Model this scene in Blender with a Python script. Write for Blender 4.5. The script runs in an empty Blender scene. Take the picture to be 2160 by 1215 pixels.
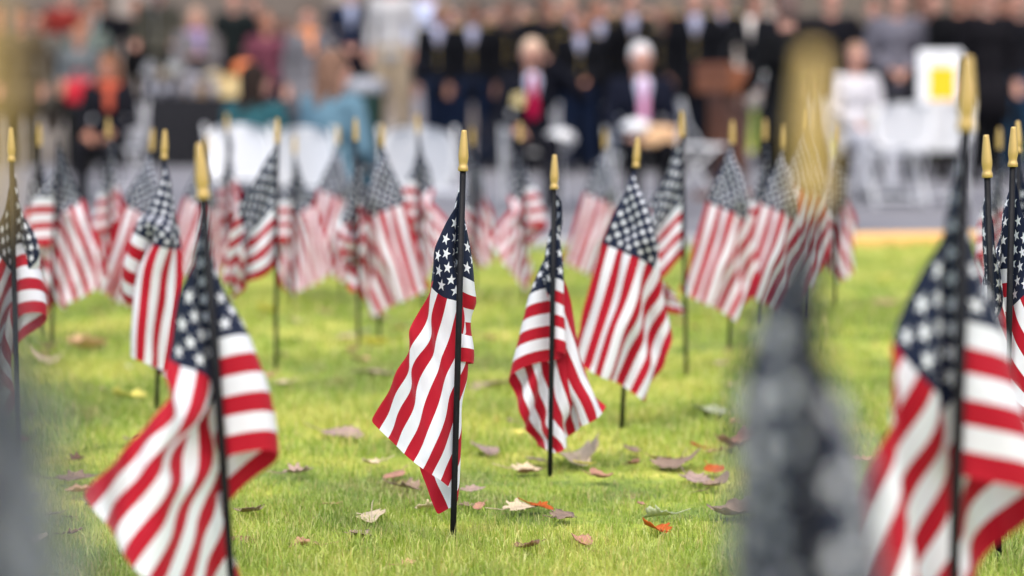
import bpy, bmesh, math, random
import numpy as np
from mathutils import Vector, Matrix, Euler
PI = math.pi
sc = bpy.context.scene
COL = sc.collection

# ------------------------------------------------------------------ camera
FPX, CX, CY, HOR, EYE = 5100.0, 1080.0, 607.5, 220.0, 0.70
TH = math.atan((CY - HOR) / FPX)
cd = bpy.data.cameras.new('camera'); cam = bpy.data.objects.new('camera', cd); COL.objects.link(cam)
cam.location = (0, 0, EYE); cam.rotation_euler = (PI/2 - TH, 0, 0)
cd.sensor_width = 36; cd.lens = 36 * FPX / 2160
cd.clip_start = 0.05; cd.clip_end = 500
cd.dof.use_dof = True; cd.dof.focus_distance = 3.86; cd.dof.aperture_fstop = 2.4
cd.dof.aperture_blades = 0
sc.camera = cam
# ------------------------------------------------------------------ light
SUN_EL, SUN_AZ = math.radians(52), math.radians(-35)
w = bpy.data.worlds.new('World'); sc.world = w; w.use_nodes = True
nt = w.node_tree; nt.nodes.clear()
sky = nt.nodes.new('ShaderNodeTexSky'); sky.sky_type = 'NISHITA'; sky.sun_disc = False
sky.sun_elevation = SUN_EL; sky.sun_rotation = math.radians(145); sky.air_density = 0.6; sky.dust_density = 2.5; sky.ozone_density = 1.0
bg = nt.nodes.new('ShaderNodeBackground'); bg.inputs['Strength'].default_value = 0.15
out = nt.nodes.new('ShaderNodeOutputWorld')
nt.links.new(sky.outputs[0], bg.inputs[0]); nt.links.new(bg.outputs[0], out.inputs[0])
sd = bpy.data.lights.new('sun', 'SUN'); sd.energy = 1.4; sd.angle = math.radians(22); sd.color = (1.0, 0.965, 0.92)
sun = bpy.data.objects.new('sun', sd); COL.objects.link(sun)
sun.rotation_euler = (PI/2 - SUN_EL, 0, math.radians(-35))
sc.view_settings.view_transform = 'Standard'; sc.view_settings.look = 'None'
sc.view_settings.exposure = 1.25; sc.view_settings.gamma = 1.0
sc.cycles.use_denoising = True
sc.cycles.max_bounces = 6; sc.cycles.transparent_max_bounces = 4
sc.cycles.sample_clamp_indirect = 4.0

# ------------------------------------------------------------------ pixel helpers
def ray(px, py):
    u = CY - py
    return Vector((px - CX, FPX*math.cos(TH) + u*math.sin(TH), -FPX*math.sin(TH) + u*math.cos(TH)))
def at(px, py, Y):
    d = ray(px, py); t = Y / d.y
    return Vector((d.x*t, Y, EYE + d.z*t))
def ground(px, py, z=0.0):
    d = ray(px, py); t = (z - EYE) / d.z
    return Vector((d.x*t, d.y*t, z))

# ------------------------------------------------------------------ materials
def mat(name, col, rough=0.6, metal=0.0, var=0.0, scale=20.0, bump=0.0, spec=0.4, sheen=0.0):
    m = bpy.data.materials.new(name); m.use_nodes = True
    n = m.node_tree.nodes; l = m.node_tree.links
    p = n['Principled BSDF']
    p.inputs['Base Color'].default_value = (*col, 1); p.inputs['Roughness'].default_value = rough
    p.inputs['Metallic'].default_value = metal; p.inputs['Specular IOR Level'].default_value = spec
    if sheen: p.inputs['Sheen Weight'].default_value = sheen
    tc = n.new('ShaderNodeTexCoord'); nz = n.new('ShaderNodeTexNoise')
    nz.inputs['Scale'].default_value = scale; nz.inputs['Detail'].default_value = 5
    l.new(tc.outputs['Object'], nz.inputs['Vector'])
    if var:
        mx = n.new('ShaderNodeMix'); mx.data_type = 'RGBA'
        mx.inputs[6].default_value = (*[c*(1-var) for c in col], 1)
        mx.inputs[7].default_value = (*[min(1, c*(1+var)) for c in col], 1)
        l.new(nz.outputs[0], mx.inputs[0]); l.new(mx.outputs[2], p.inputs['Base Color'])
    if bump:
        b = n.new('ShaderNodeBump'); b.inputs['Strength'].default_value = bump; b.inputs['Distance'].default_value = 0.01
        l.new(nz.outputs[0], b.inputs['Height']); l.new(b.outputs[0], p.inputs['Normal'])
    return m
_mc = {}
def cm(name, col, rough=0.8, **k):
    if name not in _mc: _mc[name] = mat(name, col, rough, **k)
    return _mc[name]

def flag_material():
    m = bpy.data.materials.new('flag_cloth'); m.use_nodes = True
    t = m.node_tree; n = t.nodes; l = t.links; n.clear()
    def M(op, a, b=None, c=None):
        x = n.new('ShaderNodeMath'); x.operation = op
        for i, v in enumerate((a, b, c)):
            if v is None: continue
            if isinstance(v, (int, float)): x.inputs[i].default_value = v
            else: l.new(v, x.inputs[i])
        return x.outputs[0]
    uv = n.new('ShaderNodeUVMap'); uv.uv_map = 'UVMap'
    sp = n.new('ShaderNodeSeparateXYZ'); l.new(uv.outputs[0], sp.inputs[0])
    U, V = sp.outputs[0], sp.outputs[1]
    red = M('SUBTRACT', 1.0, M('FLOORED_MODULO', M('FLOOR', M('MULTIPLY', V, 13.0)), 2.0))
    canton = M('MULTIPLY', M('LESS_THAN', U, 0.4), M('LESS_THAN', V, 7/13))
    cu = M('MULTIPLY', U, 12/0.4); cv = M('MULTIPLY', V, 10*13/7)
    R = 0.0099; kx = 0.4*0.457/12/R; ky = 0.298*7/13/10/R
    ix, iy = 0.40*math.cos(PI/5), 0.40*math.sin(PI/5)
    def star(off):
        a = M('MULTIPLY', M('SUBTRACT', M('FLOORED_MODULO', M('ADD', cu, off), 2.0), 1.0), kx)
        b = M('MULTIPLY', M('SUBTRACT', M('FLOORED_MODULO', M('ADD', cv, off), 2.0), 1.0), -ky)
        r = M('SQRT', M('ADD', M('MULTIPLY', a, a), M('MULTIPLY', b, b)))
        th = M('ARCTAN2', a, b)
        f = M('ABSOLUTE', M('SUBTRACT', M('FLOORED_MODULO', M('ADD', th, PI/5), 2*PI/5), PI/5))
        px = M('MULTIPLY', r, M('COSINE', f)); py = M('MULTIPLY', r, M('SINE', f))
        e = M('SUBTRACT', M('MULTIPLY', py, ix - 1.0), M('MULTIPLY', M('SUBTRACT', px, 1.0), iy))
        return M('GREATER_THAN', e, 0.0)
    sA = star(0.0)
    mk = M('MULTIPLY', M('MULTIPLY', M('GREATER_THAN', cu, 1.0), M('LESS_THAN', cu, 11.0)),
           M('MULTIPLY', M('GREATER_THAN', cv, 1.0), M('LESS_THAN', cv, 9.0)))
    sB = M('MULTIPLY', star(1.0), mk)
    st = M('MAXIMUM', sA, sB)
    def mix(f, a, b):
        x = n.new('ShaderNodeMix'); x.data_type = 'RGBA'; l.new(f, x.inputs[0])
        for i, v in ((6, a), (7, b)):
            if isinstance(v, tuple): x.inputs[i].default_value = (*v, 1)
            else: l.new(v, x.inputs[i])
        return x.outputs[2]
    WHITE, RED, NAVY = (0.80, 0.81, 0.85), (0.43, 0.003, 0.018), (0.006, 0.012, 0.038)
    c = mix(canton, mix(red, WHITE, RED), mix(st, NAVY, WHITE))
    # weave and stitched hems
    wv = n.new('ShaderNodeTexWave'); wv.wave_type = 'BANDS'; wv.bands_direction = 'X'; wv.inputs['Scale'].default_value = 160
    wv2 = n.new('ShaderNodeTexWave'); wv2.wave_type = 'BANDS'; wv2.bands_direction = 'Y'; wv2.inputs['Scale'].default_value = 110
    l.new(uv.outputs[0], wv.inputs[0]); l.new(uv.outputs[0], wv2.inputs[0])
    hem = M('MAXIMUM', M('GREATER_THAN', U, 0.982), M('MAXIMUM', M('LESS_THAN', V, 0.014), M('GREATER_THAN', V, 0.986)))
    hgt = M('ADD', M('MULTIPLY', M('ADD', wv.outputs[1], wv2.outputs[1]), 0.10), hem)
    bp = n.new('ShaderNodeBump'); bp.inputs['Strength'].default_value = 0.35; bp.inputs['Distance'].default_value = 0.0012
    l.new(hgt, bp.inputs['Height'])
    p = n.new('ShaderNodeBsdfPrincipled'); l.new(c, p.inputs['Base Color']); p.inputs['Roughness'].default_value = 0.62
    p.inputs['Specular IOR Level'].default_value = 0.25; p.inputs['Sheen Weight'].default_value = 0.15
    l.new(bp.outputs[0], p.inputs['Normal'])
    tr = n.new('ShaderNodeBsdfTranslucent'); l.new(c, tr.inputs[0])
    ms = n.new('ShaderNodeMixShader')
    l.new(M('SUBTRACT', 0.34, M('MULTIPLY', hem, 0.14)), ms.inputs[0])
    l.new(p.outputs[0], ms.inputs[1]); l.new(tr.outputs[0], ms.inputs[2])
    o = n.new('ShaderNodeOutputMaterial'); l.new(ms.outputs[0], o.inputs[0])
    return m
M_FLAG = flag_material()
M_STICK = mat('black_stained_wood', (0.006, 0.006, 0.007), 0.5, var=0.5, scale=60, bump=0.2, spec=0.15)
M_GOLD = mat('gold_plastic', (0.46, 0.31, 0.10), 0.42, metal=0.35, var=0.12, scale=120, spec=0.5)

# ------------------------------------------------------------------ mesh helpers
def tag(o, label=None, cat=None, group=None, kind=None):
    if label: o['label'] = label
    if cat: o['category'] = cat
    if group: o['group'] = group
    if kind: o['kind'] = kind
    return o
def empty(name, loc, rz=0):
    o = bpy.data.objects.new(name, None); COL.objects.link(o); o.location = loc; o.rotation_euler = (0, 0, rz)
    o.empty_display_size = 0.05
    return o
def link(name, me, m, parent=None, loc=None, objmat=False):
    o = bpy.data.objects.new(name, me); COL.objects.link(o)
    if parent is not None: o.parent = parent
    if loc is not None: o.location = loc
    if m is not None:
        if objmat:
            if not me.materials: me.materials.append(None)
            o.material_slots[0].link = 'OBJECT'; o.material_slots[0].material = m
        elif not me.materials: me.materials.append(m)
    return o
def obj(name, bm, m, parent=None, loc=None, smooth=True):
    me = bpy.data.meshes.new(name); bm.to_mesh(me); bm.free()
    if smooth: me.polygons.foreach_set('use_smooth', [True]*len(me.polygons))
    return link(name, me, m, parent, loc)
def frame(d):
    d = d.normalized(); a = Vector((0, 0, 1)) if abs(d.z) < 0.9 else Vector((1, 0, 0))
    x = d.cross(a).normalized(); return x, x.cross(d).normalized()
def tube(bm, pts, rad, n=12, cap=True):
    pts = [Vector(p) for p in pts]; rings = []
    if isinstance(rad, (int, float)): rad = [rad]*len(pts)
    for i, p in enumerate(pts):
        d = (pts[min(i+1, len(pts)-1)] - pts[max(i-1, 0)])
        x, y = frame(d)
        rings.append([bm.verts.new(p + (x*math.cos(2*PI*k/n) + y*math.sin(2*PI*k/n))*rad[i]) for k in range(n)])
    for a, b in zip(rings, rings[1:]):
        for k in range(n): bm.faces.new((a[k], a[(k+1) % n], b[(k+1) % n], b[k]))
    if cap: bm.faces.new(rings[0][::-1]); bm.faces.new(rings[-1])
def lathe(bm, prof, n=24, c=(0, 0, 0)):
    rings = []
    for r, z in prof:
        rings.append([bm.verts.new((c[0]+r*math.cos(2*PI*k/n), c[1]+r*math.sin(2*PI*k/n), c[2]+z)) for k in range(n)])
    for a, b in zip(rings, rings[1:]):
        for k in range(n): bm.faces.new((a[k], a[(k+1) % n], b[(k+1) % n], b[k]))
    bm.faces.new(rings[0][::-1]); bm.faces.new(rings[-1])
def box(bm, c, s, rot=None, bev=0.0):
    r = bmesh.ops.create_cube(bm, size=1.0); vs = r['verts']
    bmesh.ops.scale(bm, vec=s, verts=vs)
    if bev:
        es = list({e for v in vs for e in v.link_edges})
        rr = bmesh.ops.bevel(bm, geom=es, offset=bev, segments=2, affect='EDGES', profile=0.5)
        vs = list({v for f in rr['faces'] for v in f.verts} | {v for v in vs if v.is_valid})
    if rot: bmesh.ops.rotate(bm, cent=(0, 0, 0), matrix=Euler(rot).to_matrix(), verts=vs)
    bmesh.ops.translate(bm, vec=c, verts=vs)
def ell(bm, c, r, rot=None, n=14):
    rr = bmesh.ops.create_uvsphere(bm, u_segments=n, v_segments=max(6, n//2+1), radius=1.0); vs = rr['verts']
    bmesh.ops.scale(bm, vec=r, verts=vs)
    if rot is not None: bmesh.ops.rotate(bm, cent=(0, 0, 0), matrix=rot if isinstance(rot, Matrix) else Euler(rot).to_matrix(), verts=vs)
    bmesh.ops.translate(bm, vec=c, verts=vs)
def capsule(bm, a, ra, b, rb, n=12):
    a, b = Vector(a), Vector(b); d = (b-a)
    if d.length < 1e-5: return
    dn = d.normalized(); pts = []; rad = []
    for k in (80, 50, 25): t = math.radians(k); pts.append(a - dn*ra*math.sin(t)); rad.append(ra*math.cos(t))
    pts.append(a); rad.append(ra); pts.append((a+b)/2); rad.append((ra+rb)/2); pts.append(b); rad.append(rb)
    for k in (25, 50, 80): t = math.radians(k); pts.append(b + dn*rb*math.sin(t)); rad.append(rb*math.cos(t))
    tube(bm, pts, rad, n)
_dg = None
def remeshed(name, bm, vox, smooth=3):
    me = bpy.data.meshes.new(name); bm.to_mesh(me); bm.free()
    o = bpy.data.objects.new(name, me); COL.objects.link(o)
    r = o.modifiers.new('r', 'REMESH'); r.mode = 'VOXEL'; r.voxel_size = vox; r.use_smooth_shade = True
    if smooth:
        s = o.modifiers.new('s', 'SMOOTH'); s.factor = 0.5; s.iterations = smooth
    dg = bpy.context.evaluated_depsgraph_get()
    m2 = bpy.data.meshes.new_from_object(o.evaluated_get(dg)); m2.name = name
    bpy.data.objects.remove(o); bpy.data.meshes.remove(me)
    m2.materials.clear(); m2.polygons.foreach_set('use_smooth', [True]*len(m2.polygons))
    return m2

# ------------------------------------------------------------------ cloth solver
FLY, HOIST = 0.457, 0.298
def drape(targets, seed=0, nu=30, nv=20, steps=170, its=7, ylean=0.0, wind=0.5, side=1, lean=(0, 0), guide=0.06, bend=0.85):
    """targets: (u, v, x, z, y, weight) in metres from the hoist's top; hoist runs down the stick; side=+1 hangs behind it"""
    rng = np.random.RandomState(seed)
    u = np.linspace(0, 1, nu)[:, None]*np.ones((1, nv)); v = np.linspace(0, 1, nv)[None, :]*np.ones((nu, 1))
    hx = lean[0]*v[0]*HOIST; hy = lean[1]*v[0]*HOIST
    hoist = np.stack([hx, hy + side*0.0072 + 0*v[0], -v[0]*HOIST], -1)
    T = list(targets)
    tu = np.array([t[0] for t in T] + [0]*6); tv = np.array([t[1] for t in T] + list(np.linspace(0, 1, 6)))
    hp = [[lean[0]*a*HOIST, side*0.0072, -a*HOIST] for a in np.linspace(0, 1, 6)]
    tp = np.array([[t[2], t[4], t[3]] for t in T] + hp)
    def phi(r2): return 0.5*r2*np.log(r2+1e-9)
    X = np.stack([tu*1.4, tv], -1); D = ((X[:, None]-X[None])**2).sum(-1); n_ = len(X)
    A_ = np.zeros((n_+3, n_+3)); A_[:n_, :n_] = phi(D)+np.eye(n_)*1e-3; A_[:n_, n_] = 1; A_[:n_, n_+1:] = X; A_[n_:, :n_] = A_[:n_, n_:].T
    cf = np.linalg.solve(A_, np.concatenate([tp, np.zeros((3, 3))]))
    E = np.stack([u*1.4, v], -1); De = ((E[:, :, None]-X)**2).sum(-1)
    P = phi(De) @ cf[:n_] + cf[n_] + E @ cf[n_+1:]
    GUI = P.copy(); GUI[0] = hoist; gw = np.array([guide, guide*0.7, guide])
    ph = rng.rand(6)*6.28
    env = np.minimum(1, u*4)
    P[..., 1] += 0.007*env*(np.sin(u*9+ph[0]+v*3) + np.sin(v*11+ph[1]+u*2)) + 0.0015*rng.randn(nu, nv)*env
    P[..., 0] += 0.002*env*np.sin(u*7+ph[2]-v*6)
    P[0] = hoist
    Q = P.copy()
    idx = [(int(round(t[0]*(nu-1))), int(round(t[1]*(nv-1))), np.array([t[2], t[4], t[3]]), t[5]) for t in T]
    lu, lv = FLY/(nu-1), HOIST/(nv-1); ld = math.hypot(lu, lv)
    C = []
    for s in (0, 1):
        C.append((slice(s, nu-1, 2), slice(0, nv), slice(s+1, nu, 2), slice(0, nv), lu, 1.0))
        C.append((slice(0, nu), slice(s, nv-1, 2), slice(0, nu), slice(s+1, nv, 2), lv, 1.0))
        C.append((slice(s, nu-1, 2), slice(0, nv-1), slice(s+1, nu, 2), slice(1, nv), ld, 0.7))
        C.append((slice(s, nu-1, 2), slice(1, nv), slice(s+1, nu, 2), slice(0, nv-1), ld, 0.7))
    I = np.arange(nu); J = np.arange(nv)
    B = []
    for s in (0, 2):
        a = I[:-2][(I[:-2] % 4 == s) | (I[:-2] % 4 == s+1)]; B.append((a[:, None], J[None, :], a[:, None]+2, J[None, :], 2*lu))
        b = J[:-2][(J[:-2] % 4 == s) | (J[:-2] % 4 == s+1)]; B.append((I[:, None], b[None, :], I[:, None], b[None, :]+2, 2*lv))
    for s in (0, 4):
        a = I[:-4][(I[:-4] % 8 >= s) & (I[:-4] % 8 < s+4)]; B.append((a[:, None], J[None, :], a[:, None]+4, J[None, :], 4*lu))
        b = J[:-4][(J[:-4] % 8 >= s) & (J[:-4] % 8 < s+4)]; B.append((I[:, None], b[None, :], I[:, None], b[None, :]+4, 4*lv))
    dt = 1/60.; g = np.array([0, 0, -4.0])
    wd = rng.randn(3)*np.array([1.0, 1.5, 0.3])
    for st in range(steps):
        damp = 0.96 if st < steps*0.6 else 0.9
        vel = (P-Q)*damp
        Q = P.copy()
        k = max(0, 1-st/(steps*0.75))
        f = wind*k*(wd + np.stack([np.sin(5*u+st*0.13+ph[3]), np.cos(6*v+3*u+st*0.09+ph[4]), 0*u], -1)*1.4)
        P = P + vel + (g + f)*dt*dt
        for _ in range(its):
            for a0, a1, b0, b1, L, kk in C:
                A, Bb = P[a0, a1], P[b0, b1]; d = Bb-A; n = np.sqrt((d*d).sum(-1, keepdims=True))+1e-9
                c = 0.5*kk*(n-L)/n*d; P[a0, a1] = A+c; P[b0, b1] = Bb-c
            for a0, a1, b0, b1, L in B:
                A, Bb = P[a0, a1], P[b0, b1]; d = Bb-A; n = np.sqrt((d*d).sum(-1, keepdims=True))+1e-9
                c = 0.5*bend*np.minimum(0, n-L*0.97)/n*d; P[a0, a1] = A+c; P[b0, b1] = Bb-c
            P += (GUI-P)*gw
            P[0] = hoist
            # stay clear of the stick
            ax = P[..., 0]-lean[0]*(-P[..., 2]); ay = P[..., 1]-lean[1]*(-P[..., 2]); r = np.sqrt(ax*ax+ay*ay)+1e-9
            k2 = np.maximum(0, 0.0070-r)/r; P[..., 0] += ax*k2; P[..., 1] += ay*k2
            nr = np.abs(ax) < 0.011
            if side > 0: P[..., 1] = np.where(nr & (ay < 0.0075), 0.0075+lean[1]*(-P[..., 2]), P[..., 1])
            P[0] = hoist
    for _ in range(3):
        S = P.copy(); S[1:-1, 1:-1] = (P[:-2, 1:-1]+P[2:, 1:-1]+P[1:-1, :-2]+P[1:-1, 2:])/4
        S[-1, 1:-1] = (P[-1, :-2]+P[-1, 2:])/2; S[1:-1, 0] = (P[:-2, 0]+P[2:, 0])/2; S[1:-1, -1] = (P[:-2, -1]+P[2:, -1])/2
        P = P*.45+S*.55; P[0] = hoist
    return P
def cloth_mesh(P, name='cloth', mirror=False, cs=1.0):
    P = P*cs
    if mirror: P[..., 0] *= -1
    nu, nv, _ = P.shape
    me = bpy.data.meshes.new(name)
    i, j = np.meshgrid(np.arange(nu-1), np.arange(nv-1), indexing='ij')
    q = np.stack([i*nv+j, (i+1)*nv+j, (i+1)*nv+j+1, i*nv+j+1], -1).reshape(-1, 4)
    me.from_pydata(P.reshape(-1, 3).tolist(), [], q.tolist())
    uvl = me.uv_layers.new(name='UVMap')
    u = (np.arange(nu)/(nu-1))[:, None]*np.ones((1, nv)); v = (np.arange(nv)/(nv-1))[None, :]*np.ones((nu, 1))
    uv = np.stack([u.reshape(-1), v.reshape(-1)], -1)[q.reshape(-1)]
    uvl.data.foreach_set('uv', uv.reshape(-1).astype(np.float32))
    me.polygons.foreach_set('use_smooth', [True]*len(me.polygons))
    me.materials.append(M_FLAG)
    return me

# ------------------------------------------------------------------ flags
_fin = None
def finial_mesh():
    global _fin
    if _fin is None:
        bm = bmesh.new()
        lathe(bm, [(0.0072, 0), (0.0081, 0.0008), (0.0081, 0.0064), (0.0072, 0.0078), (0.0066, 0.011), (0.0069, 0.0145),
                   (0.0078, 0.019), (0.0080, 0.024), (0.0074, 0.034), (0.0060, 0.048), (0.0046, 0.061), (0.0042, 0.064), (0.0026, 0.0648)], 28)
        _fin = bpy.data.meshes.new('finial'); bm.to_mesh(_fin); bm.free()
        _fin.polygons.foreach_set('use_smooth', [True]*len(_fin.polygons)); _fin.materials.append(M_GOLD)
    return _fin
ARCH = {}
def stick_flag(label, top, base, cloth, Y=None, mirror=False, finial=True, group='small flags planted in the lawn', subs=2, drop=0.0, cs=1.0, save=None):
    """top = pixel of the finial's tip, base = pixel where the stick enters the grass; or Y gives the distance"""
    if Y is None: b = ground(*base); Y = b.y
    else:
        e = at(base[0], base[1], Y); t3 = at(top[0], top[1], Y)
        k = (t3.z)/(t3.z-e.z) if abs(t3.z-e.z) > 1e-6 else 1; b = t3 + (e-t3)*k; b.z = 0
    t = at(top[0], top[1], Y)
    root = empty('stick_flag', b); tag(root, label, 'flag', group)
    t = t-b; L = t.length; dn = t.normalized()
    x, y = frame(dn)
    bm = bmesh.new(); r = 0.0050
    tube(bm, [-dn*0.05, dn*0.1, dn*(L*0.5), dn*(L-0.058*cs)], [r*cs]*4, 14)
    obj('stick', bm, M_STICK, root)
    q = Vector((0, 0, 1)).rotation_difference(dn)
    if finial:
        f = link('finial', finial_mesh(), None, root, dn*(L-0.064*cs)); f.rotation_mode = 'QUATERNION'; f.rotation_quaternion = q; f.scale = (cs, cs, cs)
    hp = dn*(L-0.068*cs-drop)
    s = FPX/Y
    if callable(cloth): P = cloth(b+hp, Y, (-dn.x/dn.z, -dn.y/dn.z))
    elif isinstance(cloth, dict):   # pixel targets, simulated for this flag
        T = []
        for (u, v), tt in cloth['t'].items():
            px, py, dy = tt[:3]; w_ = tt[3] if len(tt) > 3 else 1.0
            p = at(px, py, Y+dy)-(b+hp); T.append((u, v, p.x/cs, p.z/cs, dy, w_))
        P = drape(T, seed=cloth.get('seed', 0), nu=cloth.get('nu', 36), nv=cloth.get('nv', 25), side=cloth.get('side', 1),
                  wind=cloth.get('wind', 0.5), lean=(-dn.x/dn.z, 0), steps=cloth.get('steps', 170), guide=cloth.get('guide', .12))
    else: P = ARCH[cloth]
    if save: ARCH[save] = P[::2, ::2] if P.shape[0] % 2 and P.shape[1] % 2 else P
    c = link('cloth', cloth_mesh(P, mirror=mirror, cs=cs), None, root, hp)
    if not isinstance(cloth, dict): c.rotation_mode = 'QUATERNION'; c.rotation_quaternion = q
    m = c.modifiers.new('sub', 'SUBSURF'); m.levels = subs; m.render_levels = subs
    return root
def arch(name, T, **k): ARCH[name] = drape([t if len(t) > 5 else (*t, 1.0) for t in T], **k)

# far flags share a few drapes, in metres from the top of the hoist: (u, v, x, z, y)
lo = dict(nu=24, nv=16, steps=130, its=6)
arch('diag_left', [(.4, 0, -.085, -.15, .02), (1, 0, -.15, -.37, .03), (1, .5, -.07, -.43, .06), (1, 1, -.01, -.40, .09), (.12, 1, .035, -.305, .03)], seed=3, **lo)
arch('fold_right', [(.4, 0, -.06, -.165, .02), (1, 0, -.13, -.36, .06), (1, 1, .0, -.45, .08), (.16, 1, .065, -.31, .03), (.16, .54, .055, -.17, .03)], seed=5, **lo)
arch('wide', [(.4, 0, -.10, -.14, .01), (1, 0, -.17, -.36, .0), (1, 1, .05, -.42, .04), (.6, 1, .05, -.33, .06), (.2, 1, .03, -.31, .04)], seed=8, **lo)
arch('narrow', [(.4, 0, -.04, -.17, .02), (1, 0, -.07, -.40, .05), (1, 1, .02, -.43, .08), (.2, 1, .03, -.32, .03)], seed=11, **lo)
arch('fan', [(.15, .54, .04, -.17, .03), (.15, 1, .05, -.31, .03), (.38, .8, -.05, -.27, .05), (1, 0, .07, -.40, .05), (1, 1, -.06, -.46, .07)], seed=14, **lo)

def build_flags():
    SF = stick_flag
    g = 'small flags planted in the lawn'
    SF('sharpest flag, at the centre, cloth swept to the lower left with its corner folded under', (979, 275), (955, 1150),
       dict(t={(.2, 0): (948, 482, .012), (.4, 0): (915, 600, .008), (.55, 0): (888, 690, -.015), (.8, 0): (845, 790, -.06), (1, 0): (789, 884, -.09),
               (.2, .2): (955, 520, .018), (.4, .21): (938, 625, .010), (.7, .23): (890, 778, -.02), (1, .23): (842, 943, -.06),
               (.04, .54): (987, 590, .008), (.10, .54): (984, 600, .022), (.2, .4): (968, 570, .028), (.4, .42): (968, 648, .018), (.52, .385): (962, 728, .012), (.61, .46): (966, 787, .012), (.7, .54): (966, 835, .014),
               (.83, .615): (967, 924, .008), (1, .46): (888, 986, -.04), (1, .62): (930, 1010, -.015), (1, .77): (967, 1036, .01),
               (.25, .77): (962, 700, .035), (.4, .77): (950, 745, .05), (.7, .77): (945, 890, .05),
               (.04, 1): (988, 754, .008), (.10, 1): (987, 762, .03), (.3, 1): (950, 800, .06), (.6, 1): (915, 890, .065), (.8, 1): (886, 990, .055), (1, 1): (922, 1074, .035)}, seed=2, wind=.05, guide=.13, nu=46, nv=31))
    SF('large flag left of centre on a leaning stick, its striped corner flung far left', (421, 303), (488, 1215),
       dict(t={(.2, 0): (402, 590, .012), (.4, 0): (388, 772, .0), (.6, 0): (354, 870, -.055), (.8, 0): (284, 955, -.085), (1, 0): (196, 1035, -.12),
               (.2, .27): (428, 640, .03), (.4, .27): (418, 818, .02), (.7, .27): (352, 985, -.06), (1, .27): (262, 1130, -.11),
               (.09, .54): (523, 690, .012), (.2, .54): (485, 745, .05), (.4, .54): (456, 862, .045), (.7, .54): (412, 1040, -.02), (1, .54): (338, 1228, -.09),
               (.12, .77): (566, 815, .012), (.4, .77): (472, 945, .06), (.7, .77): (455, 1100, .03), (1, .77): (415, 1300, -.03),
               (.07, 1): (545, 948, .01), (.14, 1): (593, 932, .018), (.22, 1): (560, 985, .035), (.36, 1): (492, 1040, .06), (.65, 1): (482, 1170, .07), (1, 1): (480, 1340, .03)}, seed=4, wind=.1), Y=2.80, save='two_sided')
    SF('flag right of the sharpest one, its lower half fanning out under a crosswise fold', (1170, 327), (1160, 1005),
       dict(t={(.1, 0): (1182, 445, .012), (.3, 0): (1156, 525, .022), (.5, 0): (1186, 645, .04), (.75, 0): (1222, 765, .045), (1, 0): (1266, 861, .045),
               (.06, .54): (1193, 600, .012), (.2, .54): (1132, 606, .02), (.4, .54): (1155, 660, .042), (.7, .54): (1180, 800, .03), (1, .5): (1208, 908, .05),
               (.07, .77): (1199, 680, .012), (.24, .77): (1112, 690, .02), (.4, .77): (1112, 745, .04), (.7, .77): (1142, 850, .045), (1, .77): (1180, 928, .035),
               (.07, 1): (1204, 742, .012), (.28, 1): (1094, 768, .02), (.38, 1): (1083, 796, .035), (.7, 1): (1108, 885, .04), (1, 1): (1148, 944, .045)}, seed=6, wind=.1), save='fanned')
    SF('broad open flag right of the fanned one, its stars and stripes spread flat', (1345, 290), (1311, 905),
       dict(t={(.08, 0): (1330, 388, -.006), (.1, .2): (1351, 405, -.014), (.2, 0): (1313, 436, -.01), (.4, 0): (1281, 517, -.02), (.7, 0): (1246, 640, -.025), (1, 0): (1211, 760, -.02),
               (.2, .27): (1350, 462, -.03), (.4, .27): (1326, 534, -.03), (.7, .27): (1290, 660, -.03), (1, .27): (1250, 784, -.03),
               (.2, .54): (1364, 500, -.02), (.4, .54): (1372, 556, -.03), (.7, .54): (1334, 680, -.035), (1, .54): (1293, 803, -.025),
               (.2, .77): (1354, 560, .002), (.4, .77): (1388, 620, .0), (.7, .77): (1370, 712, -.005), (1, .77): (1330, 820, -.02),
               (.2, 1): (1352, 640, .02), (.4, 1): (1386, 655, .02), (.55, 1): (1404, 690, .012), (.75, 1): (1394, 755, .0), (1, 1): (1356, 832, -.01)},
            seed=8, wind=.1, side=-1), save='broad')
    SF('flag behind the large left one, stripes slanting down left below a stepped fold', (348, 275), (330, 875),
       dict(t={(.2, 0): (364, 432, -.005), (.4, 0): (373, 526, -.01), (.7, 0): (368, 660, -.01), (1, 0): (348, 782, -.01),
               (.2, .27): (342, 440, -.018), (.4, .27): (342, 520, -.024), (.7, .27): (322, 640, -.024), (1, .3): (312, 764, -.02),
               (.08, .54): (304, 482, .005), (.2, .54): (316, 495, -.018), (.4, .54): (308, 514, -.024), (.7, .54): (284, 630, -.022), (1, .54): (286, 738, -.02),
               (.10, .77): (282, 545, .004), (.7, .77): (330, 690, .015), (1, .77): (335, 770, .02), (.10, 1): (260, 608, .006), (.25, 1): (270, 640, .02), (.6, 1): (378, 690, .03), (1, 1): (368, 786, .035)},
            seed=10, wind=.1, side=-1, nu=31, nv=21), save='stepped')
    SF('flag whose stick has no gold tip, at the left, stripes spread out to the right', (123, 250), (107, 730),
       dict(t={(.2, 0): (142, 362, .01), (.4, 0): (164, 428, -.005), (.7, 0): (192, 505, -.02), (1, 0): (220, 582, -.02),
               (.2, .27): (128, 400, .03), (.4, .27): (142, 442, .01), (1, .3): (186, 612, -.02), (.4, .54): (116, 455, .03), (1, .6): (150, 632, -.01),
               (.1, .54): (82, 420, .015), (.18, .54): (60, 422, .03), (.1, 1): (84, 518, .01), (.18, 1): (56, 520, .02), (.3, 1): (72, 545, .05), (.6, 1): (95, 600, .05), (1, 1): (120, 645, .03)},
            seed=12, wind=.1, nu=27, nv=19), finial=False, save='right_open')
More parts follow.
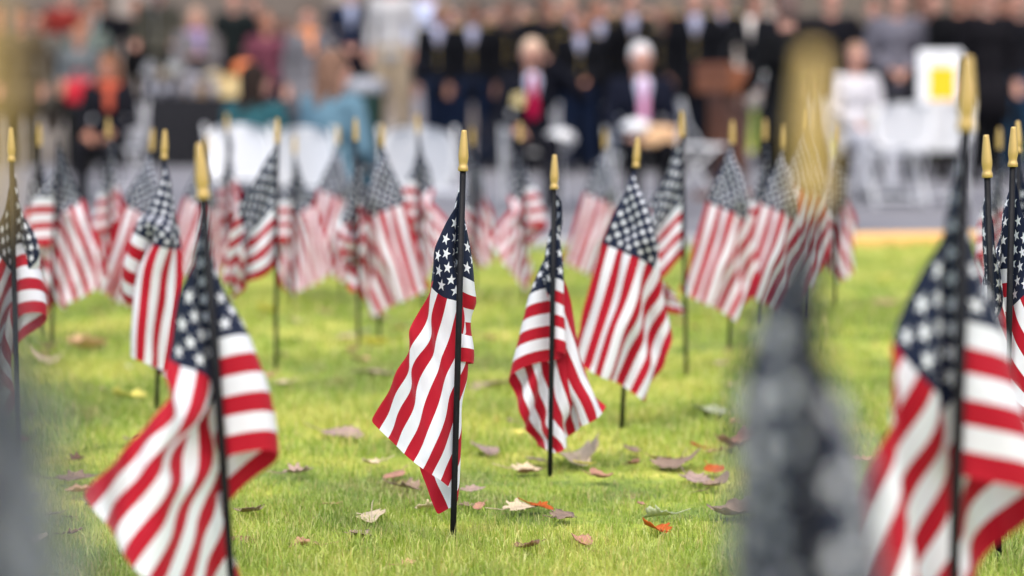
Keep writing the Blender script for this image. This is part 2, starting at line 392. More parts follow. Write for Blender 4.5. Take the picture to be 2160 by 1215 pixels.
    SF('flag at the left edge, level stripes right of its stick, slanted ones cut off', (22, 270), (36, 982),
       dict(t={(.4, 0): (-6, 530, .02), (1, 0): (-110, 760, .0), (1, 1): (10, 880, .05), (.10, .54): (58, 512, .01), (.17, 1): (97, 650, .015), (.33, 1): (42, 705, .04)},
            seed=14, wind=.2, nu=30, nv=20))
    SF('flag left of the yellow-green leaf patch, bunting blown to the left in curving stripes', (585, 250), (582, 780),
       dict(t={(.2, 0): (545, 385, .01), (.4, 0): (508, 442, .015), (.7, 0): (486, 500, .06), (1, 0): (476, 560, .12), (.2, .54): (545, 480, .015), (.4, .54): (512, 520, .03), (.7, .54): (492, 570, .07), (1, .54): (482, 600, .12),
               (.2, 1): (555, 578, .02), (.4, 1): (528, 592, .05), (.7, 1): (505, 605, .09), (1, 1): (492, 622, .13)}, seed=16, wind=.1, nu=27, nv=19), save='left_level')
    SF('thin half-furled flag with a short striped tail, overlapping a pale fuller one', (750, 250), (757, 730),
       dict(t={(.4, 0): (768, 430, .03), (.3, .6): (734, 470, .03), (1, 0): (765, 535, .08), (1, 1): (745, 600, .08), (.2, 1): (734, 515, .02)}, seed=18, wind=.2, nu=24, nv=16), )
    SF('tall flag behind the broad one, stripes rising toward its stick', (1438, 235), (1448, 795),
       dict(t={(.4, 0): (1378, 452, .02), (1, 0): (1390, 600, .08), (1, 1): (1438, 655, .08), (.3, 1): (1385, 600, .01), (.3, .54): (1374, 500, .01)}, seed=20, wind=.2, nu=26, nv=18))
    # nearest, strongly blurred
    SF('badly smeared near flag right of centre, gold tip over a grey-blue canton', (1714, 105), (1708, 1600),
       'diag_soft', Y=1.2, cs=1.2)
    SF('big blurred flag at the right with large round stars, stripes either side of its stick', (2042, 120), (2012, 1215),
       dict(t={(.2, 0): (1985, 530, .012), (.4, 0): (1918, 755, .0), (.7, 0): (1858, 1010, -.02), (1, 0): (1800, 1300, -.03),
               (.2, .27): (2010, 600, .03), (.4, .27): (1950, 850, .02), (1, .27): (1870, 1370, -.02),
               (.09, .54): (2120, 700, .012), (.2, .54): (2070, 760, .05), (.4, .54): (2005, 905, .04), (.7, .54): (1965, 1130, .03), (1, .54): (1930, 1420, .0),
               (.14, .77): (2155, 865, .015), (.4, .77): (2040, 1010, .06), (1, .77): (1990, 1450, .03),
               (.08, 1): (2110, 1035, .01), (.19, 1): (2190, 1025, .02), (.3, 1): (2140, 1140, .045), (.5, 1): (2075, 1220, .06), (1, 1): (2040, 1480, .05)},
            seed=24, wind=.1, nu=32, nv=22), Y=2.42, cs=1.15)
    SF('flag at the left edge so blurred it is only an olive and grey smear', (-74, -40), (-82, 1500), 'diag_soft', Y=0.64, mirror=True)
    SF('in-focus gold-tipped flag tucked behind the big blurred one at the right', (2080, 285), (2107, 1192),
       dict(t={(.4, 0): (2098, 620, .03), (1, 0): (2110, 930, .03), (1, 1): (2120, 980, .05), (.2, 1): (2075, 780, .02)}, seed=26, wind=.2, nu=26, nv=18))
    SF('flag at the right edge with small crisp stars, stripes hanging to both sides', (2138, 268), (2118, 1130),
       dict(t={(.15, .54): (2095, 590, .01), (.2, 1): (2085, 760, .015), (.4, 0): (2180, 600, .02), (1, 0): (2270, 860, .03), (1, 1): (2150, 960, .05)}, seed=28, wind=.2, nu=30, nv=20))
    far = [
     ('second gold tip close behind the flag on the right edge', (2147, 256), (2150, 940), 'narrow', True),
     ('pale blurred flag left of the crisp right edge flags, seen between their sticks', (2108, 270), (2104, 700), 'fanned', False),
     ('flag between the tall one and the stacked stripes, slanting down left', (1545, 255), (1540, 745), 'broad', False),
     ('flag with stacked level stripes over a splayed tail, right of the pale slanting one', (1614, 252), (1608, 690), 'fanned', False),
     ('slim blurred flag just right of the one with stacked stripes', (1655, 265), (1645, 652), 'broad', False),
     ('striped flag seen through the smeared gold tip of the nearest flag', (1706, 230), (1690, 622), 'broad', False),
     ('pale flag on the right of the smeared gold tip', (1762, 262), (1758, 600), 'narrow', True),
     ('faint grey flag half hidden behind the flag with no gold tip', (82, 262), (86, 640), 'two_sided', False),
     ('small pale flag below the seated woman with the red scarf', (228, 250), (240, 590), 'fanned', False),
     ('grey-starred flag left of the stepped-fold one, stripes slanting down left', (322, 272), (300, 650), 'broad', False),
     ('faint flag with level stripes under the white folding chair of the dark-haired person', (478, 240), (490, 570), 'fanned', False),
     ('washed-out flag directly behind the tip of the large left flag', (437, 285), (428, 570), 'broad', False),
     ('faint flag right of the curving-stripe one, hanging to the right', (622, 285), (616, 590), 'right_open', False),
     ('pink blurred flag below the blue-jacketed seated woman', (712, 265), (720, 575), 'broad', False),
     ('pale full flag just right of the thin half-furled one, its tip against the bin', (806, 262), (800, 655), 'broad', True),
     ('blurred flag with a dark canton at the foot of the wide white chair', (880, 240), (896, 600), 'two_sided', True),
     ('faint flag whose stick stands just behind the sharpest flag', (996, 270), (1000, 560), 'narrow', True),
     ('pink blurred flag below the seated man with the red tie', (1097, 258), (1106, 590), 'two_sided', False),
     ('pink blurred flag left of the broad open one, below the white-haired man', (1276, 275), (1270, 570), 'broad', False),
    ]
    far = [(a_, b_, (c_[0], 220+(c_[1]-220)*(1.16 if c_[1] < 665 else 1)), d_, e_) for a_, b_, c_, d_, e_ in far]
    for lab, top, base, a, mir in far: SF(lab, top, base, a, mirror=mir, subs=1)

# ------------------------------------------------------------------ ground
EDGE = [(-40, -14), (-12, 0.5), (-5, 5.6), (-2.6, 8.3), (-1.67, 9.65), (-0.88, 10.75), (-0.1, 11.45), (0.9, 11.75), (2, 12.0), (4, 12.3), (12, 13.0), (40, 15)]
EX = [e[0] for e in EDGE]; EY = [e[1] for e in EDGE]
def edge_y(x): return np.interp(x, EX, EY)
TERR = 0.34
def zg(Y): return float(np.interp(Y, [9, 12, 14, 15.6, 17.5, 19, 21, 26, 30, 60], [-.10, -.18, -.27, -.28, -.20, -.14, -.08, .02, .05, .1]))

def noise2(x, y, seed):
    r = np.random.RandomState(seed); o = np.zeros_like(x)
    for k in range(7):
        a = r.rand()*6.28; f = 1.2*1.6**k; o += np.sin((x*math.cos(a)+y*math.sin(a))*f+r.rand()*6.28)/(1+0.35*k)
    return o/3.0

def lawn_material(name, blades):
    m = bpy.data.materials.new(name); m.use_nodes = True
    n = m.node_tree.nodes; l = m.node_tree.links; p = n['Principled BSDF']
    geo = n.new('ShaderNodeNewGeometry')
    nz = n.new('ShaderNodeTexNoise'); nz.inputs['Scale'].default_value = 4.0; nz.inputs['Detail'].default_value = 6; nz.inputs['Roughness'].default_value = 0.7
    l.new(geo.outputs['Position'], nz.inputs['Vector'])
    r1 = n.new('ShaderNodeValToRGB'); e = r1.color_ramp.elements
    e[0].position = 0.22; e[0].color = (0.40, 0.30, 0.13, 1); e0 = e.new(0.34); e0.color = (0.15, 0.24, 0.03, 1)
    e = [e[0], e[-1], e]; e[1].position = 0.66; e[1].color = (0.66, 0.63, 0.12, 1)
    x = e[2].new(0.5); x.color = (0.38, 0.46, 0.05, 1)
    nb = n.new('ShaderNodeTexNoise'); nb.inputs['Scale'].default_value = 1.3; nb.inputs['Detail'].default_value = 3
    l.new(geo.outputs['Position'], nb.inputs['Vector'])
    av = n.new('ShaderNodeMath'); av.operation = 'MULTIPLY_ADD'; av.inputs[1].default_value = 0.9; l.new(nb.outputs[0], av.inputs[0])
    sb = n.new('ShaderNodeMath'); sb.operation = 'SUBTRACT'; sb.inputs[1].default_value = 0.45; l.new(nz.outputs[0], sb.inputs[0]); l.new(sb.outputs[0], av.inputs[2])
    l.new(av.outputs[0], r1.inputs[0])
    if blades:
        r2 = n.new('ShaderNodeValToRGB'); e = r2.color_ramp.elements
        e[0].position = 0.0; e[0].color = (0.14, 0.26, 0.02, 1); e[1].position = 1.0; e[1].color = (0.62, 0.40, 0.18, 1)
        for q, c in ((0.35, (0.33, 0.45, 0.07, 1)), (0.68, (0.54, 0.60, 0.18, 1)), (0.86, (0.70, 0.62, 0.30, 1))):
            x = e.new(q); x.color = c
        l.new(geo.outputs['Random Per Island'], r2.inputs[0])
        mx = n.new('ShaderNodeMix'); mx.data_type = 'RGBA'; mx.inputs[0].default_value = 0.55
        l.new(r1.outputs[0], mx.inputs[6]); l.new(r2.outputs[0], mx.inputs[7])
        p.inputs['Roughness'].default_value = 0.42
        tr = n.new('ShaderNodeBsdfTranslucent'); ms = n.new('ShaderNodeMixShader'); ms.inputs[0].default_value = 0.4
        l.new(mx.outputs[2], p.inputs['Base Color']); l.new(mx.outputs[2], tr.inputs[0])
        l.new(p.outputs[0], ms.inputs[1]); l.new(tr.outputs[0], ms.inputs[2])
        l.new(ms.outputs[0], n['Material Output'].inputs[0])
    else:
        nf = n.new('ShaderNodeTexNoise'); nf.inputs['Scale'].default_value = 90; nf.inputs['Detail'].default_value = 4
        l.new(geo.outputs['Position'], nf.inputs['Vector'])
        mx = n.new('ShaderNodeMix'); mx.data_type = 'RGBA'; mx.blend_type = 'MULTIPLY'; mx.inputs[0].default_value = 0.7
        r3 = n.new('ShaderNodeValToRGB'); r3.color_ramp.elements[0].position = 0.3; r3.color_ramp.elements[0].color = (0.35, 0.3, 0.2, 1)
        r3.color_ramp.elements[1].position = 0.7
        l.new(nf.outputs[0], r3.inputs[0]); l.new(r1.outputs[0], mx.inputs[6]); l.new(r3.outputs[0], mx.inputs[7])
        l.new(mx.outputs[2], p.inputs['Base Color']); p.inputs['Roughness'].default_value = 0.95
    return m

def build_ground():
    bm = bmesh.new()
    xs = sorted(set(EX + list(np.linspace(-6, 6, 25))))
    lo_ = [bm.verts.new((x, -14.5, 0)) for x in xs]; hi = [bm.verts.new((x, float(edge_y(x)), 0)) for x in xs]
    for i in range(len(xs)-1): bm.faces.new((lo_[i], lo_[i+1], hi[i+1], hi[i]))
    tag(obj('lawn', bm, lawn_material('lawn_soil', False), smooth=False), kind='structure')
    # drive / plaza: one sheet following the shallow dip
    bm = bmesh.new(); ys = [-60, 9, 12, 14, 15.6, 17.5, 19, 21, 26, 30, 60, 400]; xs2 = [-300, -60, -20, -8, 0, 8, 20, 60, 300]
    G = [[bm.verts.new((x, y, zg(y)-0.0)) for y in ys] for x in xs2]
    for i in range(len(xs2)-1):
        for j in range(len(ys)-1): bm.faces.new((G[i][j], G[i+1][j], G[i+1][j+1], G[i][j+1]))
    m = mat('asphalt', (0.175, 0.17, 0.175), 0.85, var=0.08, scale=1.2, bump=0.1)
    tag(obj('driveway', bm, m), kind='structure')
    # kerb: grey concrete with a painted run
    def kerb(name, x0, x1, m):
        bm = bmesh.new(); n = 60; prof = [(-0.02, -0.16), (-0.02, 0.045), (0.0, 0.06), (0.16, 0.06), (0.185, 0.045), (0.19, -0.3)]
        rings = []
        for k in range(n+1):
            x = x0+(x1-x0)*k/n; y = float(edge_y(x))
            rings.append([bm.verts.new((x, y+a, b)) for a, b in prof])
        for a, b in zip(rings, rings[1:]):
            for k in range(len(prof)-1): bm.faces.new((a[k], a[k+1], b[k+1], b[k]))
        bm.faces.new(rings[0]); bm.faces.new(rings[-1][::-1])
        return tag(obj(name, bm, m, smooth=False), kind='structure')
    kerb('kerb', -11, 1.3, mat('concrete', (0.30, 0.29, 0.28), 0.9, var=0.15, scale=8, bump=0.2))
    kerb('painted_kerb', 1.3, 11, mat('kerb_paint', (0.72, 0.40, 0.13), 0.75, var=0.12, scale=10, bump=0.1))
    bm = bmesh.new(); xe = -.85; zt = zg(28)+TERR
    box(bm, (xe-10, 28.0+9.05, zt-.25), (20, 18, .5), bev=.015); tm = mat('terrace_stone', (.27, .235, .20), .9, var=.1, scale=3, bump=.15)
    tag(obj('terrace', bm, tm, smooth=False), kind='structure')
    bm = bmesh.new(); box(bm, (xe-10, 27.83, zt-.42), (20, .34, .5), bev=.015); tag(obj('terrace_step', bm, tm, smooth=False), kind='structure')
    # far grassy bank on the right
    bm = bmesh.new(); rows = []
    for i in range(41):
        x = 2.9+i*0.6; row = []
        for j, (y, z) in enumerate([(31, -0.2), (31.5, 0.0), (33, 0.5), (35, .95), (38, 1.2), (42, 1.3), (44.4, 1.3)]):
            k = min(1, i/2.0)
            row.append(bm.verts.new((x, y, z*k - .2*(1-k) + 0.05*math.sin(x*1.3+y)*(j > 0))))
        rows.append(row)
    for a, b in zip(rows, rows[1:]):
        for j in range(6): bm.faces.new((a[j], b[j], b[j+1], a[j+1]))
    tag(obj('grass_bank', bm, lawn_material('bank_grass', False)), kind='structure')

def build_grass():
    rng = np.random.RandomState(7); pos = []; hs = []; ws = []
    def zone(y0, y1, dens, h, wd, pad, xlim=None):
        hw = y1*1080/FPX+pad
        n = int(dens*(y1-y0)*2*hw)
        x = (rng.rand(n)*2-1)*hw; y = y0+rng.rand(n)*(y1-y0)
        k = np.abs(x) < y*1080/FPX+pad
        k &= y < edge_y(x)-0.01
        x, y = x[k], y[k]
        c = noise2(x*2.2, y*2.2, 5)
        k = rng.rand(len(x)) < np.clip(0.72+0.5*c, .22, 1); x, y, c = x[k], y[k], c[k]
        pos.append(np.stack([x, y], -1)); hs.append(h*(0.55+0.75*rng.rand(len(x)))*(1+0.65*np.clip(c, -1, 1))*(1+0.6*(rng.rand(len(x)) > .97)))
        ws.append(wd*(0.7+0.6*rng.rand(len(x))))
    zone(0.3, 3.3, 2500, .030, .0030, .5)
    zone(3.3, 4.7, 38000, .021, .0017, .35)
    zone(4.7, 6.6, 14000, .023, .0028, .4)
    zone(6.6, 13.0, 4200, .030, .0050, .6)
    P = np.concatenate(pos); H = np.concatenate(hs); W = np.concatenate(ws); n = len(P)
    a = rng.rand(n)*2*PI; ln = rng.gamma(2.0, 0.28, n)*H; b = rng.rand(n)*2*PI
    dx, dy = np.cos(a)*ln, np.sin(a)*ln; wx, wy = np.cos(b)*W/2, np.sin(b)*W/2
    V = np.zeros((n, 5, 3), np.float32)
    V[:, 0, 0] = P[:, 0]-wx; V[:, 0, 1] = P[:, 1]-wy; V[:, 1, 0] = P[:, 0]+wx; V[:, 1, 1] = P[:, 1]+wy; V[:, :2, 2] = -0.002
    V[:, 2, 0] = P[:, 0]+wx*.8+dx*.35; V[:, 2, 1] = P[:, 1]+wy*.8+dy*.35; V[:, 3, 0] = P[:, 0]-wx*.8+dx*.35; V[:, 3, 1] = P[:, 1]-wy*.8+dy*.35
    V[:, 2:4, 2] = (H*.62)[:, None]
    V[:, 4, 0] = P[:, 0]+dx; V[:, 4, 1] = P[:, 1]+dy; V[:, 4, 2] = np.maximum(H*(1-0.35*np.minimum(1, ln/H)), .004)
    me = bpy.data.meshes.new('grass'); me.vertices.add(n*5); me.vertices.foreach_set('co', V.reshape(-1))
    base = (np.arange(n)*5)[:, None]
    loops = np.concatenate([base+np.array([[0, 1, 2, 3]]), base+np.array([[3, 2, 4]])], 1).reshape(-1)
    me.loops.add(len(loops)); me.loops.foreach_set('vertex_index', loops.astype(np.int32))
    st = np.stack([np.arange(n)*7, np.arange(n)*7+4], -1).reshape(-1)
    me.polygons.add(2*n); me.polygons.foreach_set('loop_start', st.astype(np.int32))
    me.update(); me.validate()
    print('blades', n)
    o = link('grass', me, lawn_material('grass_blades', True))
    tag(o, 'short yellow-green autumn grass covering the lawn', 'grass', kind='stuff')

# ------------------------------------------------------------------ fallen leaves
LEAFCOL = dict(orange=(0.42, 0.09, 0.012), red=(0.35, 0.05, 0.02), brown=(0.20, 0.11, 0.06), grey=(0.25, 0.175, 0.12), pale=(0.55, 0.44, 0.28),
               yellow=(0.72, 0.60, 0.13), tan=(0.48, 0.30, 0.16), lilac=(0.34, 0.24, 0.19), green=(0.42, 0.44, 0.27), pink=(0.38, 0.20, 0.13))
def leaf_mat(k):
    key = 'leaf_'+k
    if key in _mc: return _mc[key]
    c = LEAFCOL[k]; m = mat(key, c, 0.6, var=0.45, scale=60, bump=0.5, spec=.2); _mc[key] = m
    n = m.node_tree.nodes; l = m.node_tree.links; p = n['Principled BSDF']
    def M(op, a, b=None):
        x = n.new('ShaderNodeMath'); x.operation = op
        for i, v in enumerate((a, b)):
            if v is None: continue
            if isinstance(v, (int, float)): x.inputs[i].default_value = v
            else: l.new(v, x.inputs[i])
        return x.outputs[0]
    tc = n.new('ShaderNodeTexCoord'); sx = n.new('ShaderNodeSeparateXYZ'); l.new(tc.outputs['Object'], sx.inputs[0])
    ay = M('ABSOLUTE', sx.outputs[1]); rib = M('LESS_THAN', ay, 0.0008)
    sv = M('LESS_THAN', M('FLOORED_MODULO', M('ADD', sx.outputs[0], M('MULTIPLY', ay, -0.9)), 0.0075), 0.0008)
    vn = M('MULTIPLY', M('MAXIMUM', rib, sv), 0.45)
    mx = n.new('ShaderNodeMix'); mx.data_type = 'RGBA'; l.new(vn, mx.inputs[0]); src = p.inputs['Base Color'].links[0].from_socket
    l.new(src, mx.inputs[6]); mx.inputs[7].default_value = (c[0]*.45, c[1]*.4, c[2]*.4, 1); l.new(mx.outputs[2], p.inputs['Base Color'])
    return m
def leaf(px, py, wpx, colk, label, kind='oak', curl=0.35, tilt=0.25, seed=0, rz=None, group='fallen leaves on the lawn'):
    r = random.Random(seed*7+int(px)); p = ground(px, py, 0.0); s = FPX/p.y; w_ = wpx*1.1/s
    n = 40; nr = 5; bm = bmesh.new()
    def rad(t):   # outline: t angle, 0 = tip
        if kind == 'maple': return 0.74+0.15*abs(math.cos(2.5*t))**1.1+0.07*math.sin(9*t+seed)+0.04*math.sin(17*t)
        if kind == 'oak': return (0.58+0.13*math.sin(7*t+seed)+0.05*math.sin(13*t+1))*(1.0-0.28*abs(math.sin(t)))+0.3*max(0, math.cos(t))**3
        return (0.8*(1-0.45*abs(math.sin(t)))+0.03*math.sin(11*t+seed))
    cu1, cu2 = curl*(0.6+0.8*r.random()), r.uniform(-.5, .9)*curl; ph = r.random()*6
    def pt(t, q):
        R = rad(t)*q*0.5*w_*1.25; x, y = R*math.cos(t), R*math.sin(t)
        z = (y*y*cu1*5/w_ + x*x*cu2*3/w_ + 0.10*w_*curl*math.sin(3*t+ph)*q*q - abs(y)*0.18*(1-q)) + 0.012*w_*math.sin(x/w_*40)*q
        return (x, y, z)
    c0 = bm.verts.new((0, 0, 0)); prev = None
    for i in range(1, nr+1):
        ring = [bm.verts.new(pt(2*PI*k/n, i/nr)) for k in range(n)]
        for k in range(n):
            if prev is None: bm.faces.new((c0, ring[k], ring[(k+1) % n]))
            else: bm.faces.new((prev[k], ring[k], ring[(k+1) % n], prev[(k+1) % n]))
        prev = ring
    o = obj('fallen_leaf', bm, leaf_mat(colk))
    so = o.modifiers.new('t', 'SOLIDIFY'); so.thickness = 0.0006
    o.rotation_euler = (r.uniform(-tilt, tilt)+0.15, r.uniform(-tilt, tilt), r.uniform(0, 6.28) if rz is None else rz)
    o.location = (p.x, p.y, 0.014+0.03*w_)
    tag(o, label, 'leaf', group)
    bm = bmesh.new(); L = w_*0.75
    tube(bm, [(-0.3*w_, 0, 0.001), (-0.5*w_, 0.0, 0.0), (-0.6*w_-L*.25, 0.02*w_, 0.06*w_), (-0.6*w_-L*.5, 0.05*w_, 0.09*w_)], [0.0012, 0.0011, 0.0008, 0.0007], 6)
    obj('stem', bm, leaf_mat(colk), o)
    return o
def build_leaves():
    L = [
     (1137, 1084, 52, 'orange', 'curled rust-brown leaf on top of the pale ones right of the sharpest flag stick', 'oak'),
     (1092, 1090, 82, 'pale', 'pale tan leaf lying under the curled rust-brown leaf', 'oak'),
     (1184, 1108, 78, 'grey', 'flat grey leaf just right of the curled rust-brown leaf', 'oak'),
     (1384, 1134, 52, 'orange', 'small ragged orange leaf alone in the near grass', 'maple'),
     (1550, 1103, 92, 'grey', 'large grey-purple leaf with a long stem beside the smeared near flag', 'maple'),
     (1507, 1008, 66, 'orange', 'bright orange leaf propped over a pale grey leaf', 'oval'),
     (1464, 1027, 90, 'lilac', 'pale grey leaf with dark underside below the bright orange one', 'oak'),
     (1430, 992, 88, 'grey', 'greyish leaf left of the bright orange one', 'maple'),
     (1396, 985, 50, 'brown', 'dark edged leaf tucked at the left of the greyish one', 'oak'),
     (1472, 957, 36, 'red', 'little red-brown leaf far right of the broad open flag stick', 'oak'),
     (1512, 966, 52, 'pink', 'pinkish leaf beside the little red-brown one', 'oak'),
     (1566, 955, 86, 'pink', 'wide pinkish-brown leaf near the top edge of the smeared near flag', 'maple'),
     (1214, 982, 88, 'pale', 'large pale leaf right of the fanned flag stick', 'maple'),
     (1228, 994, 56, 'yellow', 'yellow leaf lying beneath the large pale leaf', 'oval'),
     (1104, 1006, 66, 'pale', 'pale leaf left of the fanned flag stick', 'oak'),
     (1132, 986, 52, 'lilac', 'mauve-grey leaf touching the fanned flag stick', 'oak'),
     (1334, 966, 60, 'grey', 'grey leaf between the fanned and the broad flag sticks', 'oak'),
     (1497, 879, 98, 'green', 'long grey-green leaf behind the red-brown ones', 'oval'),
     (1094, 927, 44, 'yellow', 'cream-yellow leaf left of the tail of the fanned flag', 'oak'),
     (1232, 912, 30, 'yellow', 'small bright yellow leaf right of the tail of the fanned flag', 'oval'),
     (1022, 962, 96, 'lilac', 'mauve leaf just right of the tail of the sharpest flag', 'oval'),
     (1036, 826, 118, 'lilac', 'wide flat mauve-grey leaf right of the sharpest flag', 'oval'),
     (795, 802, 110, 'lilac', 'wide pale grey leaf left of the sharpest flag', 'oval'),
     (766, 769, 50, 'tan', 'tan leaf behind the wide pale grey one', 'oak'),
     (790, 737, 52, 'yellow', 'yellow leaf right of the thin half-furled flag', 'maple'),
     (272, 852, 60, 'yellow', 'pale yellow leaf left of the stepped-fold flag stick', 'maple'),
     (150, 1027, 84, 'grey', 'grey-brown curled leaf left of the flung striped corner', 'oak'),
     (166, 1054, 50, 'tan', 'light orange leaf below the grey-brown curled one at the left', 'maple'),
     (105, 1104, 54, 'lilac', 'pale mauve leaf in the lower left grass', 'oval'),
     (140, 1108, 22, 'brown', 'tiny brown leaf beside the pale mauve one at the lower left', 'oval'),
     (48, 942, 34, 'red', 'dark red leaf right of the left edge flag stick', 'oak'),
     (514, 1160, 52, 'brown', 'ribbed brown leaf curled up beside the leaning stick of the large left flag', 'oval'),
     (528, 1098, 88, 'grey', 'grey leaf behind the ribbed brown one', 'oak'),
     (784, 1106, 92, 'pale', 'cream-tan leaf left of the sharpest flag stick', 'oak'),
     (760, 1146, 70, 'lilac', 'mauve leaf sunk in the grass below the cream-tan one', 'oval'),
     (692, 1080, 30, 'tan', 'small orange-tan leaf between the two largest flags', 'oval'),
     (722, 932, 98, 'lilac', 'long pale mauve leaf midway between the two largest flags', 'oval'),
     (832, 1022, 70, 'pink', 'reddish leaf left of the folded tail of the sharpest flag', 'oval'),
     (858, 1209, 40, 'tan', 'orange-tan leaf cut by the bottom of the view', 'oak'),
     (992, 1050, 50, 'lilac', 'mauve leaf just behind the foot of the sharpest flag stick', 'oak'),
     (984, 1082, 34, 'grey', 'small grey leaf right beside the foot of the sharpest flag stick', 'oak'),
     (1352, 1080, 26, 'pink', 'tiny pinkish leaf above the small ragged orange one', 'oak'),
     (1812, 985, 44, 'tan', 'tan leaf in the gap between the two big blurred flags', 'oak'),
     (572, 668, 52, 'yellow', 'yellow leaf left of the curving-stripe flag stick', 'maple'),
     (600, 822, 56, 'pale', 'pale leaf below the curving-stripe flag stick', 'oak'),
     (100, 742, 62, 'brown', 'brown leaf at the foot of the flag with no gold tip', 'oak'),
     (92, 772, 58, 'pale', 'cream leaf just below the brown one at the left', 'maple'),
     (180, 747, 74, 'tan', 'tan leaf right of the flag with no gold tip', 'maple'),
     (205, 668, 42, 'brown', 'brown leaf in the far grass left of the stepped-fold flag', 'oak'),
     (1870, 648, 66, 'tan', 'tan leaf in the open far grass at the right', 'oval'),
     (1866, 592, 40, 'yellow', 'yellow leaf farther off in the open grass at the right', 'oak'),
     (1034, 636, 64, 'pale', 'pale leaf in the far grass right of the sharpest flag', 'oval'),
     (802, 682, 56, 'pale', 'pale leaf in the far grass beside the thin half-furled flag', 'oak'),
    ]
    for i, (px, py, wp, c, lab, k) in enumerate(L):
        leaf(px, py, wp, c, lab, k, seed=i, curl=0.20 if k != 'oval' else 0.13, tilt=0.12)
    rr = random.Random(44)
    for i in range(92):
        py = rr.choice([rr.uniform(590, 760), rr.uniform(640, 900), rr.uniform(900, 1200)]); px = rr.uniform(20, 1620)
        leaf(px, py, rr.uniform(0.028, 0.06)*FPX/ground(px, py).y, rr.choice(['pale', 'tan', 'tan', 'grey', 'lilac', 'brown', 'brown', 'green', 'pink']),
             'small dull leaf fragment sunk in the grass, like many others around', rr.choice(['oak', 'oval']), seed=100+i, group='dull leaf fragments sunk in the grass')

# ------------------------------------------------------------------ people
SKIN = [mat('skin_fair', (0.46, 0.235, 0.165), 0.55, var=0.1, scale=30), mat('skin_tan', (0.40, 0.18, 0.11), 0.55, var=0.1, scale=30), mat('skin_deep', (0.20, 0.09, 0.055), 0.55, var=0.1, scale=30)]
M_EYE = mat('eye_dark', (0.03, 0.02, 0.015), 0.3); M_LIP = mat('lips', (0.42, 0.12, 0.10), 0.5)
ARMS = dict(down=((.05, .02, -.28), (.055, -.05, -.52)), clasp=((.07, .02, -.28), (-.13, -.19, -.43)), lap=((.06, -.03, -.27), (-.07, -.27, -.37)),
            salute=((.20, -.10, -.10), (-.085, -.16, .165)), reach=((.07, -.20, -.20), (.02, -.45, -.17)), fold=((.07, -.02, -.27), (-.15, -.22, -.22)),
            carry=((.05, .02, -.28), (-.02, -.22, -.33)), bent=((.06, .03, -.27), (.04, -.22, -.38)))
_fig = {}
